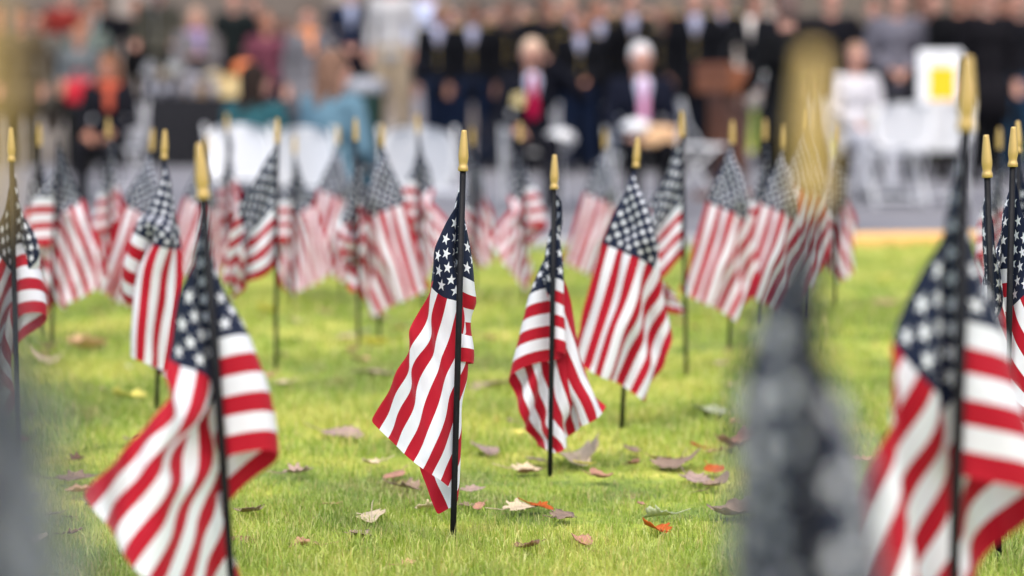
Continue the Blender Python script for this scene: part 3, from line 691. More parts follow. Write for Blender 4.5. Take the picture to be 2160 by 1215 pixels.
def figure(pose, aL, aR, turn, female):
    key = (pose, aL, aR, round(turn, 1), female)
    if key in _fig: return _fig[key]
    sh = .175 if female else .195
    sit = pose == 'sit'
    hz = 0.50 if sit else 0.93; dz = hz-0.93
    def V(x, y, z): return Vector((x, y, z))
    J = {'pel': V(0, 0, hz), 'waist': V(0, -.01, 1.10+dz), 'chest': V(0, 0, 1.30+dz), 'neck': V(0, 0.01, 1.47+dz), 'head': V(0, -.015, 1.625+dz)}
    for s, n, a in ((-1, 'L', aL), (1, 'R', aR)):
        J['hip'+n] = V(s*.095, 0, hz-.02)
        if sit: J['kn'+n] = V(s*.13, -.44, .50); J['an'+n] = V(s*.12, -.40-.06*(s > 0), .085)
        else: J['kn'+n] = V(s*.10, -.012, .50); J['an'+n] = V(s*.115, .02, .085)
        J['sh'+n] = V(s*sh, .01, 1.42+dz)
        e, w_ = ARMS[a]
        J['el'+n] = J['sh'+n]+V(s*e[0], e[1], e[2]); J['wr'+n] = J['sh'+n]+V(s*w_[0], w_[1], w_[2])
    # body
    bm = bmesh.new()
    c = lambda a, ra, b, rb: capsule(bm, a, ra, b, rb)
    hip = .125 if female else .118
    ell(bm, J['pel'], (.165, .115, .13)); ell(bm, J['waist'], (.13 if female else .145, .10, .14)); ell(bm, J['chest'], (.16 if female else .18, .115, .17))
    c(J['chest']+V(0, 0, .08), .10, J['neck'], .06); c(J['neck'], .056, J['head']+V(0, 0, -.04), .052)
    for n in 'LR':
        c(J['sh'+n], .058, J['chest']+V(0, 0, .06), .10)
        c(J['sh'+n], .052, J['el'+n], .040); c(J['el'+n], .041, J['wr'+n], .027)
        c(J['hip'+n], .085, J['kn'+n], .056); c(J['kn'+n], .056, J['an'+n], .036)
        an = J['an'+n]; c(an+V(0, .03, -.04), .034, an+V(0, -.13, -.05), .028)
        d = (J['wr'+n]-J['el'+n]).normalized()
        if pose == 'sit' and (aL if n == 'L' else aR) == 'lap': d = (d+V(0, -.2, -.3)).normalized()
        sgn = -1 if n == 'L' else 1
        ac = V(0, 1, 0) if abs(d.z) > .7 else V(0, 0, 1)
        side = d.cross(ac).normalized(); pn = side.cross(d).normalized()
        wr = J['wr'+n]; 
        for q in (-1.4, -.45, .45, 1.4): c(wr+side*q*.008, .016, wr+d*.085+side*q*.016, .013)
        for i, q in enumerate((-1.5, -.5, .5, 1.5)):
            Lf = (.058, .072, .078, .068)[i]; b0 = wr+d*.088+side*q*.0185; k1 = b0+d*Lf*.5-pn*.006; k2 = k1+d*Lf*.42-pn*.018
            c(b0, .0085, k1, .0078); c(k1, .0078, k2, .0066)
        t0 = wr+d*.025+side*.022; t1 = t0+side*.03+d*.028; c(t0, .0115, t1, .0098); c(t1, .0098, t1+d*.03+side*.006-pn*.006, .0080)
    R = Matrix.Rotation(turn, 3, 'Z'); hc = J['head']
    def H(x, y, z): return hc+R @ V(x, y, z)
    ell(bm, H(0, .012, .025), (.076, .094, .098), R); ell(bm, H(0, -.022, -.045), (.055, .062, .068), R)
    ell(bm, H(0, -.05, -.088), (.026, .024, .02), R); ell(bm, H(0, -.078, .022), (.055, .02, .014), R)
    capsule(bm, H(0, -.082, .012), .009, H(0, -.108, -.022), .0135); ell(bm, H(0, -.085, -.052), (.022, .012, .010), R)
    for s in (-1, 1): ell(bm, H(s*.078, .012, -.005), (.011, .022, .032), R); ell(bm, H(s*.04, -.055, -.02), (.024, .024, .022), R)
    body = remeshed('body', bm, .0085, 1)
    # jacket
    bm = bmesh.new(); o = .017
    ell(bm, J['pel']+V(0, 0, .03), (.178+(.01 if sit else 0), .132, .15)); ell(bm, J['waist'], (.155 if female else .168, .122, .15)); ell(bm, J['chest'], (.178 if female else .205, .135, .18))
    if not sit: ell(bm, J['pel']+V(0, 0, -.08), (.18, .13, .11))
    capsule(bm, J['chest']+V(0, 0, .08), .11, J['neck']+V(0, 0.01, -.025), .067)
    for n in 'LR':
        capsule(bm, J['sh'+n], .07, J['chest']+V(0, 0, .06), .115)
        capsule(bm, J['sh'+n], .070, J['el'+n], .057); capsule(bm, J['el'+n], .057, J['wr'+n]-(J['wr'+n]-J['el'+n]).normalized()*.03, .043)
    jacket = remeshed('jacket', bm, .015, 3)
    # long coat
    bm = bmesh.new(); ell(bm, J['pel'], (.175, .135, .17))
    for n in 'LR':
        capsule(bm, J['hip'+n], .104, J['kn'+n], .076); capsule(bm, J['kn'+n], .076, J['an'+n]+V(0, 0, .0), .062)
    trou = remeshed('trousers', bm, .016, 3)
    bm = bmesh.new()
    for n in 'L':
        ell(bm, V(0, -.055, .035), (.046, .135, .042)); ell(bm, V(0, .03, .06), (.042, .05, .055)); box(bm, V(0, -.05, .012), (.085, .25, .022), bev=.006)
    shoe = remeshed('shoe', bm, .008, 2)
    hair = {}
    bm = bmesh.new(); ell(bm, H(0, .025, .042), (.086, .100, .096), R); ell(bm, H(0, .055, -.01), (.078, .066, .07), R); hair['short'] = remeshed('hair', bm, .01, 2)
    bm = bmesh.new(); ell(bm, H(0, .025, .042), (.092, .104, .100), R); ell(bm, H(0, .06, -.03), (.088, .066, .10), R)
    for s in (-1, 1): capsule(bm, H(s*.07, .02, .03), .032, H(s*.085, .03, -.16), .034)
    capsule(bm, H(0, .07, 0), .06, H(0, .085, -.20), .05); hair['long'] = remeshed('hair', bm, .01, 2)
    bm = bmesh.new(); ell(bm, V(0, 0, 0), (.011, .007, .008)); e = bpy.data.meshes.new('eye'); bm.to_mesh(e); bm.free()
    bm = bmesh.new(); ell(bm, V(0, 0, 0), (.022, .006, .006)); mo = bpy.data.meshes.new('mouth'); bm.to_mesh(mo); bm.free()
    F = dict(J=J, body=body, jacket=jacket, trousers=trou, shoe=shoe, hair=hair, eye=e, mouth=mo, H=H, R=R)
    _fig[key] = F
    return F
def person(label, px, s, pose='stand', arms=('down', 'down'), turn=0.0, rz=0.0, h=1.0, top=(0.02, 0.02, 0.025), bottom=(0.02, 0.02, 0.02), hair='short', hairc=(0.05, 0.03, 0.02),
           skin=0, shirt=None, tie=None, female=False, ks=None, terrace=False, shoes=(0.015, 0.013, 0.012), coat=False, scarf=None, cap=None, group=None, brass=False):
    Y = FPX/(s*(ks or (1.1 if pose == 'sit' else 1.0))); p = at(px, 500, Y); z = zg(Y)+(TERR if terrace else 0)
    root = empty('person', (p.x, Y, z), rz); tag(root, label, 'person', group); root.scale = (h, h, h)
    F = figure(pose, arms[0], arms[1], turn, female); J = F['J']; H = F['H']
    link('body', F['body'], SKIN[skin], root, objmat=True)
    dk = lambda c: tuple(v*(.32 if max(c) < .075 else 1) for v in c)
    top, bottom = dk(top), dk(bottom)
    key = lambda n, c: cm('%s_%03d%03d%03d' % (n, int(c[0]*999), int(c[1]*999), int(c[2]*999)), c, 0.9, var=0.25, scale=14, bump=0.25, spec=0.12)
    link('jacket', F['jacket'], key('wool', top), root, objmat=True)
    link('trousers', F['trousers'], key('cotton', bottom), root, objmat=True)
    for n in 'LR': link('shoe', F['shoe'], key('leather', shoes), root, loc=(J['an'+n].x, J['an'+n].y, 0), objmat=True)
    hm = link('hair', F['hair'][hair], key('hair', hairc), root, objmat=True)
    for s_ in (-1, 1):
        e = link('eye', F['eye'], M_EYE, root, loc=H(s_*.032, -.080, .004), objmat=True); e.rotation_euler = (0, 0, turn)
    e = link('mouth', F['mouth'], M_LIP, root, loc=H(0, -.093, -.056), objmat=True); e.rotation_euler = (0, 0, turn)
    ch = J['chest']
    if shirt:
        bm = bmesh.new(); pts = []
        rows = [(.185, .034), (.13, .055), (.07, .036), (.02, .018), (-.02, .008)] if brass else [(.185, .035), (.13, .062), (.05, .045), (-.03, .03), (-.12, .012)]
        V_ = [[bm.verts.new((x*wd, -.105-.036*math.cos((z_-0.0)*5)-.006+.02*abs(x)**2, ch.z+z_)) for x in (-1, -.5, 0, .5, 1)] for z_, wd in rows]
        for a, b in zip(V_, V_[1:]):
            for k in range(4): bm.faces.new((a[k], a[k+1], b[k+1], b[k]))
        o = obj('shirt_front', bm, key('shirt', shirt), root); q = o.modifiers.new('t', 'SOLIDIFY'); q.thickness = .012; q.offset = 0
    if tie and not brass:
        bm = bmesh.new(); rows = [(.165, .012), (.15, .022), (.135, .014), (.0, .032), (-.15, .042), (-.19, .004)]
        V_ = [[bm.verts.new((x*wd, -.118-.036*math.cos(z_*5)-.006*(1-abs(x)), ch.z+z_)) for x in (-1, 0, 1)] for z_, wd in rows]
        for a, b in zip(V_, V_[1:]):
            for k in range(2): bm.faces.new((a[k], a[k+1], b[k+1], b[k]))
        o = obj('tie', bm, key('tie', tie), root); q = o.modifiers.new('t', 'SOLIDIFY'); q.thickness = .008
    if scarf:
        bm = bmesh.new(); nk = J['neck']
        tube(bm, [(nk.x+.085*math.cos(t), nk.y+.075*math.sin(t), nk.z-.0+.01*math.sin(3*t)) for t in np.linspace(0, 2*PI, 20)], .038, 10)
        capsule(bm, nk+Vector((.03, -.10, -.02)), .04, nk+Vector((.04, -.145, -.20)), .034)
        o = obj('scarf', bm, key('scarf', scarf), root)
    if coat:
        bm = bmesh.new(); cx = .0
        if pose == 'stand':
            prof = [(.19, .93), (.205, .75), (.215, .55)]
            rings = [[bm.verts.new((r*math.cos(2*PI*k/20), r*.74*math.sin(2*PI*k/20), z_)) for k in range(20)] for r, z_ in prof]
            for a, b in zip(rings, rings[1:]):
                for k in range(20): bm.faces.new((a[k], a[(k+1) % 20], b[(k+1) % 20], b[k]))
            o = obj('coat_skirt', bm, key('wool', top), root); q = o.modifiers.new('t', 'SOLIDIFY'); q.thickness = .012
    if cap:
        bm = bmesh.new(); c = F['J']['head']+Vector((0, .015, .088)); prof = [(.088, 0), (.094, .015), (.092, .04), (.082, .062), (.05, .078), (.01, .083)]
        lathe(bm, prof, 24, c)
        bmesh.ops.create_circle
        vs = []
        for k in range(11):
            t = math.radians(200+k*14); vs.append((c.x+.093*math.cos(t), c.y+.093*math.sin(t), c.z+.006)); 
        inner = [bm.verts.new(v) for v in vs]; outer = [bm.verts.new((c.x+(v[0]-c.x)*1.2, c.y+(v[1]-c.y)*1.65, c.z-.012)) for v in vs]
        for k in range(10): bm.faces.new((inner[k], inner[k+1], outer[k+1], outer[k]))
        o = obj('cap', bm, key('cap', cap), root); q = o.modifiers.new('t', 'SOLIDIFY'); q.thickness = .004
    if brass:
        for s_ in (-1, 1):
            bm = bmesh.new(); box(bm, (s_*.165, 0.0, 1.492), (.10, .045, .012), rot=(0, s_*.35, 0), bev=.004)
            obj('shoulder_strap', bm, cm('gold_braid', (.55, .40, .13), .4, metal=.5), root)
        if 'button' not in _fig:
            bm = bmesh.new(); ell(bm, (0, 0, 0), (.011, .006, .011), n=8); _fig['button'] = bpy.data.meshes.new('button'); bm.to_mesh(_fig['button']); bm.free()
        for k in range(4): link('button', _fig['button'], cm('gold_braid', (.55, .40, .13)), root, loc=(0.0, -.148+.003*k, ch.z+.02-k*.075))
    return root

M_WHITE = mat('white_plastic', (0.72, 0.72, 0.71), 0.4, var=0.03, scale=5)
M_STEEL = mat('grey_steel', (0.45, 0.45, 0.46), 0.35, metal=0.6)
_ch = None
def folding_chair(label, px, s, rz, loc=None):
    global _ch
    Y = FPX/s; p = at(px, 500, Y)
    root = empty('folding_chair', (p.x, Y, zg(Y)), rz); tag(root, label, 'chair', 'white folding chairs')
    if _ch is None:
        _ch = []
        def add(n, bm, m): me = bpy.data.meshes.new(n); bm.to_mesh(me); bm.free(); me.materials.append(m); me.polygons.foreach_set('use_smooth', [True]*len(me.polygons)); _ch.append((n, me))
        bm = bmesh.new(); box(bm, (0, -.02, .445), (.43, .40, .028), bev=.012); add('seat', bm, M_WHITE)
        bm = bmesh.new()
        n = 12; F_ = [[bm.verts.new((x*hw_, .285-.05*(x)**2*-1+.06*(z_-.6)-.05, z_)) for x in np.linspace(-1, 1, n)] for z_, hw_ in ((.48, .15), (.495, .19), (.54, .225), (.66, .24), (.74, .23), (.79, .205), (.82, .165), (.84, .09))]
        for a, b in zip(F_, F_[1:]):
            for k in range(n-1): bm.faces.new((a[k], a[k+1], b[k+1], b[k]))
        bmesh.ops.solidify(bm, geom=bm.faces[:], thickness=.02); add('backrest', bm, M_WHITE)
        for s_ in (-1, 1):
            bm = bmesh.new(); tube(bm, [(s_*.235, .30, .84), (s_*.235, .24, .62), (s_*.235, -.20, .01)], .012, 8); add('front_leg', bm, M_WHITE)
            bm = bmesh.new(); tube(bm, [(s_*.210, -.16, .43), (s_*.210, .27, .01)], .011, 8); add('rear_leg', bm, M_WHITE)
        bm = bmesh.new(); tube(bm, [(-.235, -.13, .12), (.235, -.13, .12)], .008, 8); add('crossbar', bm, M_WHITE); bm = bmesh.new(); tube(bm, [(-.21, .21, .07), (.21, .21, .07)], .008, 8); add('crossbar', bm, M_WHITE)
    for n, me in _ch: link(n, me, None, root)
    return root

def build_people():
    P = person
    # left group
    P('person at the left edge in a brown coat, behind the smeared near flag', 4, 190, rz=.2, top=(.10, .065, .03), bottom=(.05, .04, .03), skin=1, coat=True)
    P('standing person in a dark brown coat second from the left edge', 50, 192, rz=-.1, h=.98, top=(.075, .055, .03), bottom=(.035, .03, .02), skin=1, coat=True, hairc=(.12, .06, .02))
    P('standing person in a long grey-brown coat left of the dark red jacket', 88, 180, rz=.1, h=1.0, top=(.11, .10, .08), bottom=(.12, .10, .08), coat=True, skin=1)
    P('standing person in a dark red jacket', 146, 176, terrace=True, rz=.1, h=.98, top=(.17, .02, .015), bottom=(.015, .015, .015), skin=0)
    P('short person in a grey jacket holding a red bag', 172, 205, rz=0, h=.86, arms=('carry', 'carry'), top=(.10, .11, .11), bottom=(.03, .03, .025), skin=1, hairc=(.25, .11, .05), female=True)
    P('standing person in a black padded jacket behind the short one with the red bag', 212, 178, terrace=True, rz=-.2, h=.92, top=(.012, .014, .02), bottom=(.02, .02, .025), skin=1, shirt=(.22, .27, .25))
    P('seated woman in black with an orange-red scarf and long brown hair', 234, 232, 'sit', ('lap', 'lap'), rz=-.15, h=.93, top=(.02, .02, .028), bottom=(.02, .02, .022), hair='long', hairc=(.16, .07, .035), skin=1, female=True, scarf=(.42, .08, .04))
    P('person in an olive jacket under the black umbrella behind the table', 340, 178, terrace=True, rz=.0, h=1.0, arms=('bent', 'bent'), top=(.075, .07, .05), bottom=(.02, .02, .02), skin=0)
    P('person with a mauve scarf and pale top behind the table', 418, 186, rz=.1, h=1.0, arms=('fold', 'fold'), top=(.13, .12, .12), bottom=(.10, .09, .09), scarf=(.27, .19, .33), female=True, hair='long', hairc=(.35, .22, .15))
    P('stocky person in a dark green jacket behind the table', 498, 179, terrace=True, rz=-.1, h=.94, arms=('bent', 'bent'), top=(.022, .032, .03), bottom=(.02, .02, .025), skin=0, hairc=(.3, .12, .08))
    P('person in a maroon top at the right end of the table', 566, 186, rz=.3, h=.97, top=(.12, .035, .05), bottom=(.05, .04, .05), skin=1, hairc=(.2, .08, .04), female=True)
    P('dark-haired person seated in a teal jacket, seen from behind', 541, 264, 'sit', ks=1.22, arms= ('lap', 'lap'), rz=2.8, turn=-.6, h=.93, top=(.02, .075, .085), bottom=(.02, .03, .05), hair='long', hairc=(.02, .013, .01), skin=0, female=True)
    P('seated woman in a light blue jacket, brown hair, looking right', 704, 285, 'sit', ks=1.22, arms= ('lap', 'lap'), rz=2.5, turn=-.5, h=.98, top=(.10, .18, .225), bottom=(.02, .06, .08), hair='long', hairc=(.16, .09, .06), skin=0, female=True)
    P('standing person in a grey patterned coat with an orange scarf', 652, 198, rz=.1, h=.98, top=(.12, .115, .12), bottom=(.09, .09, .10), scarf=(.62, .24, .10), skin=0, female=True, coat=True)
    P('standing person in a navy suit with clasped hands', 742, 179, terrace=True, rz=.1, h=1.0, arms=('clasp', 'clasp'), top=(.015, .028, .07), bottom=(.010, .013, .026), skin=0, shirt=(.35, .38, .5))
    P('tall man in a pale grey shirt and khaki trousers', 828, 180, terrace=True, rz=-.1, h=1.06, top=(.38, .37, .36), bottom=(.33, .26, .17), skin=0, arms=('down', 'down'))
    P('man in a pale blue shirt and navy trousers', 902, 176, terrace=True, rz=.2, h=1.04, top=(.45, .50, .66), bottom=(.008, .018, .05), skin=0)
    # uniformed row
    U, TR, W_ = (.009, .010, .014), (.010, .024, .066), (.36, .36, .46)
    for lab, px, s, h, sk in [
        ('first uniformed soldier from the left, beside the man in the pale blue shirt', 956, 195, .985, 0), ('second uniformed soldier from the left, turned away', 1032, 190, 1.0, 0),
        ('third uniformed soldier, right behind the seated man with the red tie', 1108, 184, 1.03, 0), ('uniformed soldier standing nearer than the row, between the two seated men', 1222, 206, .945, 1),
        ('uniformed soldier half hidden behind the nearer one, to its right', 1284, 182, 1.04, 0), ('uniformed soldier right behind the white-haired seated man', 1366, 186, 1.02, 0),
        ('uniformed soldier left of the lectern', 1436, 184, 1.0, 1)]:
        P(lab, px, s, rz=0 if px != 1032 else .6, turn=(-.5 if px in (1108, 1436) else (.4 if px == 1284 else 0)), arms=('clasp', 'clasp') if px in (1222, 1366, 956) else ('down', 'down'), h=h, top=U, bottom=TR, shirt=W_, tie=(.01, .01, .012), skin=sk, brass=True, hairc=(.06, .05, .045), group='uniformed soldiers standing in a row')
    P('soldier in a dark uniform at the right end of the row by the lectern', 1492, 176, rz=.1, h=1.0, top=U, bottom=TR, skin=2, brass=True, cap=(.02, .02, .025), group='uniformed soldiers standing in a row')
    P('rear rank soldier seen in the gap left of the nearer soldier', 1168, 172, rz=.0, h=1.06, top=U, bottom=TR, skin=0, shirt=W_, brass=True, group='uniformed soldiers standing in a row')
    rr_ = random.Random(9)
    for lab, px, s_, h in [('rear rank soldier between the first and the second from the left', 998, 200, 1.03), ('rear rank soldier right of the second from the left', 1070, 199, 1.06),
                          ('rear rank soldier above the shoulder of the white-haired man', 1326, 198, 1.07), ('rear rank soldier left of the one by the lectern', 1402, 201, 1.0),
                          ('rear rank soldier above the raised hand of the man with the red tie', 1150, 205, 1.09), ('rear rank soldier left of the nearer soldier', 1196, 188, 1.1),
                          ('rear rank soldier right of the nearer soldier', 1254, 200, 1.08), ('rear rank soldier at the lectern end, behind its top', 1516, 196, 1.08), ('rear rank soldier at the left end of the row', 930, 199, 1.04), ('rear rank soldier left of the lectern end', 1462, 205, 1.1)]:
        P(lab, px, s_, rz=rr_.uniform(-.5, .5), turn=rr_.choice([-.5, 0, 0, .4]), h=h*rr_.uniform(.96, 1.02), top=U, bottom=rr_.choice([TR, U]), skin=rr_.choice([0, 1, 2]), shirt=rr_.choice([W_, None]), brass=True, hairc=rr_.choice([(.06, .05, .04), (.02, .015, .01), (.2, .13, .08)]), group='uniformed soldiers standing in a row')
    P('dark-clad bystander between the speaker and the person in cream', 1640, 200, rz=.3, h=1.08, top=(.012, .012, .018), bottom=(.01, .01, .012), skin=1)
    P('dark-clad bystander left of the person in the grey jacket', 1838, 196, rz=-.3, h=1.04, top=(.03, .022, .018), bottom=(.012, .01, .01), skin=0)
    P('dark-clad bystander right of the person in the grey jacket', 1932, 200, rz=.2, h=1.1, top=(.012, .013, .016), bottom=(.01, .01, .012), skin=2)
    P('dark-clad bystander behind the charcoal coat', 2046, 200, rz=.0, h=1.12, top=(.012, .012, .014), bottom=(.01, .01, .01), skin=1)
    P('bystander in a grey-green coat between the dark red and the padded jackets', 188, 186, rz=.1, h=1.0, top=(.10, .12, .10), bottom=(.03, .03, .03), skin=1)
    P('bystander in a black coat behind the left end of the table', 292, 172, rz=.1, h=.93, terrace=True, top=(.016, .016, .02), bottom=(.015, .015, .015), skin=1)
    P('bystander in dark blue right of the stocky person', 540, 174, rz=.1, h=.93, terrace=True, top=(.015, .017, .035), bottom=(.015, .015, .02), skin=0)
    P('bystander in grey between the maroon top and the patterned coat', 604, 180, rz=.1, h=.95, top=(.13, .12, .13), bottom=(.05, .05, .06), skin=2)
    # seated guests
    P('seated man in a dark suit with a red tie, one hand raised to his brow', 1122, 238, 'sit', ('lap', 'salute'), rz=.05, h=1.02, top=(.014, .016, .028), bottom=(.02, .02, .03), shirt=(.55, .55, .68), tie=(.42, .006, .05), skin=0, hairc=(.55, .40, .28))
    P('white-haired seated man in a navy suit with a pink tie', 1350, 246, 'sit', ('lap', 'lap'), rz=.12, h=1.0, top=(.014, .018, .040), bottom=(.008, .008, .011), shirt=(.62, .60, .72), tie=(.60, .28, .42), skin=0, hairc=(.62, .60, .58))
    # speaker and those behind
    P('speaker in a black coat standing at the lectern, seen from the side and behind', 1656, 305, rz=-2.85, h=.97, arms=('reach', 'bent'), top=(.008, .009, .011), bottom=(.008, .008, .01), skin=0, coat=True, hairc=(.12, .08, .07))
    P('person in a cream coat behind the lectern', 1588, 186, rz=.2, h=1.12, top=(.66, .60, .54), bottom=(.15, .13, .12), skin=0, coat=True, female=True, hair='long')
    P('dark-clad person partly hidden behind the speaker', 1748, 222, rz=0, h=1.06, top=(.012, .012, .018), bottom=(.01, .01, .012), skin=0)
    P('seated woman in a pale grey jacket right of the speaker', 1800, 222, 'sit', ('lap', 'lap'), rz=.35, turn=-.3, h=.99, top=(.50, .48, .48), bottom=(.45, .45, .47), skin=0, hairc=(.30, .18, .12), hair='short', female=True, shoes=(.03, .035, .035))
    P('standing person in a grey jacket and black trousers', 1886, 216, rz=.0, h=1.06, arms=('clasp', 'clasp'), top=(.115, .11, .13), bottom=(.009, .009, .012), skin=0)
    P('standing person in black left of the yellow sign', 1962, 212, rz=.1, h=1.05, top=(.012, .012, .015), bottom=(.012, .010, .010), skin=0)
    P('standing person in black directly behind the yellow sign', 2016, 218, rz=-.1, h=1.08, top=(.010, .010, .013), bottom=(.02, .012, .008), skin=1, coat=True)
    P('standing person in a charcoal coat right of the yellow sign', 2078, 222, rz=.1, h=1.07, top=(.016, .014, .018), bottom=(.008, .008, .010), skin=0, coat=True)
    P('standing person in black with blue jeans at the right edge', 2140, 216, rz=-.2, h=1.06, top=(.010, .012, .018), bottom=(.02, .055, .10), skin=0)
    P('person in black half hidden between the two at the right edge', 2112, 196, rz=.2, h=1.05, top=(.01, .01, .013), bottom=(.01, .01, .012), skin=1)

def build_props():
    FC = folding_chair
    FC('white folding chair under the dark-haired person in teal', 545, 322, 2.8);
    FC('wide white folding chair standing empty left of the soldiers', 914, 350, PI-.3)
    FC('white folding chair between the white-haired man and the lectern', 1486, 250, 1.15); FC('white folding chair under the woman in pale grey', 1800, 244, .35)
    FC('empty white folding chair left of the one with the yellow sign', 1884, 262, PI+.1); FC('white folding chair holding the sign with the yellow panel', 1978, 258, PI-.1)
    FC('white folding chair under the white-haired man', 1350, 270.6, .12); FC('white folding chair under the man with the red tie', 1122, 261.8, .05)
    FC('white folding chair under the woman with the orange-red scarf', 234, 255, -.15); FC('white folding chair under the woman in light blue', 708, 348, 2.5)
   
    # sign standing on the chair seat
    Y = FPX/(258); c = at(1978, 500, Y)
    r = empty('sign_board', (c.x, Y-.02, zg(Y)+.459)); tag(r, 'white board with a yellow panel standing on a folding chair', 'sign')
    bm = bmesh.new(); box(bm, (0, 0, .40), (.36, .02, .80), bev=.008); obj('board', bm, M_WHITE, r, smooth=False)
    bm = bmesh.new(); box(bm, (.02, -.0125, .53), (.22, .006, .27), bev=.002); obj('yellow_panel', bm, mat('yellow_print', (.85, .43, .0), .6), r, smooth=False)
    bm = bmesh.new(); box(bm, (0.0, -.013, .71), (.05, .008, .05), bev=.003); obj('clip', bm, M_STEEL, r, smooth=False)
    for o in (r,): o.rotation_euler = (-.05, 0, 0)
    # lectern
    Y = FPX/250; c = at(1536, 500, Y); wood = mat('cherry_wood', (.17, .052, .015), .4, var=.35, scale=6)
    r = empty('lectern', (c.x, Y, zg(Y)), -1.1); tag(r, 'reddish brown wooden lectern in front of the speaker', 'lectern'); r.scale = (.9, .9, .96)
    bm = bmesh.new(); box(bm, (0, 0, .03), (.56, .46, .06), bev=.01); obj('base', bm, wood, r, smooth=False)
    bm = bmesh.new(); box(bm, (0, -.02, .50), (.28, .26, .88), bev=.012); obj('column', bm, mat('dark_cherry_wood', (.07, .022, .008), .45, var=.35, scale=6), r, smooth=False)
    bm = bmesh.new(); box(bm, (0, -.17, 1.06), (.62, .03, .26), bev=.008); box(bm, (-.30, .02, 1.03), (.03, .36, .20), bev=.006); box(bm, (.30, .02, 1.03), (.03, .36, .20), bev=.006); obj('apron', bm, wood, r, smooth=False)
    bm = bmesh.new(); box(bm, (0, .02, 1.14), (.60, .44, .025), rot=(0, 0, 0), bev=.006); obj('reading_top', bm, wood, r, smooth=False)
    bm = bmesh.new(); tube(bm, [(.1, -.12, 1.15), (.1, -.12, 1.30), (.09, .0, 1.42)], .006, 8); capsule(bm, (.09, 0, 1.42), .014, (.088, .04, 1.44), .017); obj('microphone', bm, mat('black_metal', (.01, .01, .01), .4), r)
    bm = bmesh.new(); 
    for k in range(5): box(bm, (.0, .06, 1.156+.0018*k), (.21, .29, .0012), rot=(0, 0, .04*k))
    o = obj('paper_stack', bm, M_WHITE, None, smooth=False); o.location = r.location; o.rotation_euler = r.rotation_euler; o.scale = r.scale; tag(o, 'loose white pages on top of the lectern', 'papers')
    # table with black cloth
    Y = FPX/(190); c = at(430, 500, Y); W = 330/190.; z0 = zg(Y)
    r = empty('folding_table', (c.x, Y, z0)); tag(r, 'long table hidden under a black cloth at the left', 'table')
    bm = bmesh.new(); box(bm, (0, 0, .73), (W, .7, .03), bev=.006); obj('tabletop', bm, M_WHITE, r, smooth=False)
    for sx in (-1, 1):
        for sy in (-1, 1): bm = bmesh.new(); tube(bm, [(sx*W*.44, sy*.28, 0), (sx*W*.44, sy*.28, .72)], .014, 8); obj('leg', bm, M_STEEL, r)
    bm = bmesh.new(); n = 120; rings = []
    for z_, o_ in ((.02, 1.0), (.25, .8), (.5, .5), (.74, .1), (.755, 0)):
        ring = []
        for k in range(n):
            t = 2*PI*k/n; a, b = W/2+.012, .362
            ct, st_ = math.cos(t), math.sin(t); q = 1/max(abs(ct)/a, abs(st_)/b)
            rr = q+o_*.022*math.sin(k*1.26)+o_*.02
            ring.append(bm.verts.new((ct*rr, st_*rr, z_)))
        rings.append(ring)
    for a, b in zip(rings, rings[1:]):
        for k in range(n): bm.faces.new((a[k], a[(k+1) % n], b[(k+1) % n], b[k]))
    bm.faces.new(rings[-1])
    o = obj('tablecloth', bm, mat('black_cloth', (.006, .006, .008), .9, var=.3), None); o.location = r.location; tag(o, 'black cloth draped to the ground over the long table', 'tablecloth')
    def wpt(px, py, dy=0): return at(px, py, Y+dy)
    def top(o_, px, dy): q = at(px, 400, Y+dy); o_.location = (q.x, Y+dy, z0+.758)
    # things on the table
    def boxthing(name, px, dy, size, m, lab, cat):
        rr = empty(name, (0, 0, 0), .1); top(rr, px, dy); tag(rr, lab, cat)
        bm = bmesh.new(); sx, sy, sz = size
        box(bm, (0, 0, .006), (sx, sy, .012)); 
        for s_ in (-1, 1): box(bm, (s_*(sx/2-.004), 0, sz/2+.0065), (.008, sy, sz-.013)); box(bm, (0, s_*(sy/2-.004), sz/2+.0065), (sx-.018, .008, sz-.013))
        obj('tray', bm, m, rr, smooth=False)
        return rr, bm
    card = mat('cardboard', (.55, .38, .19), .85, var=.1)
    r1, _ = boxthing('display_box', 500, .0, (.50, .30, .20), mat('buff_card', (.62, .47, .22), .8, var=.12), 'buff box at the right end of the black-clothed table', 'box')
    bm = bmesh.new(); box(bm, (0, 0, .22), (.49, .29, .03), bev=.01); obj('lid', bm, mat('buff_lid', (.66, .42, .16), .8), r1, smooth=False)
    rr = empty('pumpkin', (0, 0, 0)); top(rr, 518, -.0); rr.location.z += .236; tag(rr, 'orange pumpkin on top of the buff box', 'pumpkin')
    bm = bmesh.new(); n = 40
    prof = [(0.02, .01), (.07, .0), (.115, .04), (.125, .085), (.11, .13), (.06, .155), (.015, .145)]
    rings = [[bm.verts.new((r_*(1+.07*abs(math.cos(4*2*PI*k/n)))*math.cos(2*PI*k/n), r_*(1+.07*abs(math.cos(4*2*PI*k/n)))*math.sin(2*PI*k/n), z_)) for k in range(n)] for r_, z_ in prof]
    for a, b in zip(rings, rings[1:]):
        for k in range(n): bm.faces.new((a[k], a[(k+1) % n], b[(k+1) % n], b[k]))
    bm.faces.new(rings[0][::-1]); bm.faces.new(rings[-1]); obj('rind', bm, mat('pumpkin_skin', (.72, .20, .06), .5), rr)
    bm = bmesh.new(); tube(bm, [(0, 0, .14), (.005, 0, .17), (.02, 0, .19)], [.014, .01, .012], 8); obj('stalk', bm, mat('stalk', (.2, .2, .06), .8), rr)
    r2, _ = boxthing('tray_box', 418, .02, (.22, .22, .14), mat('tan_card', (.50, .32, .16), .8), 'tan box in the middle of the black-clothed table', 'box')
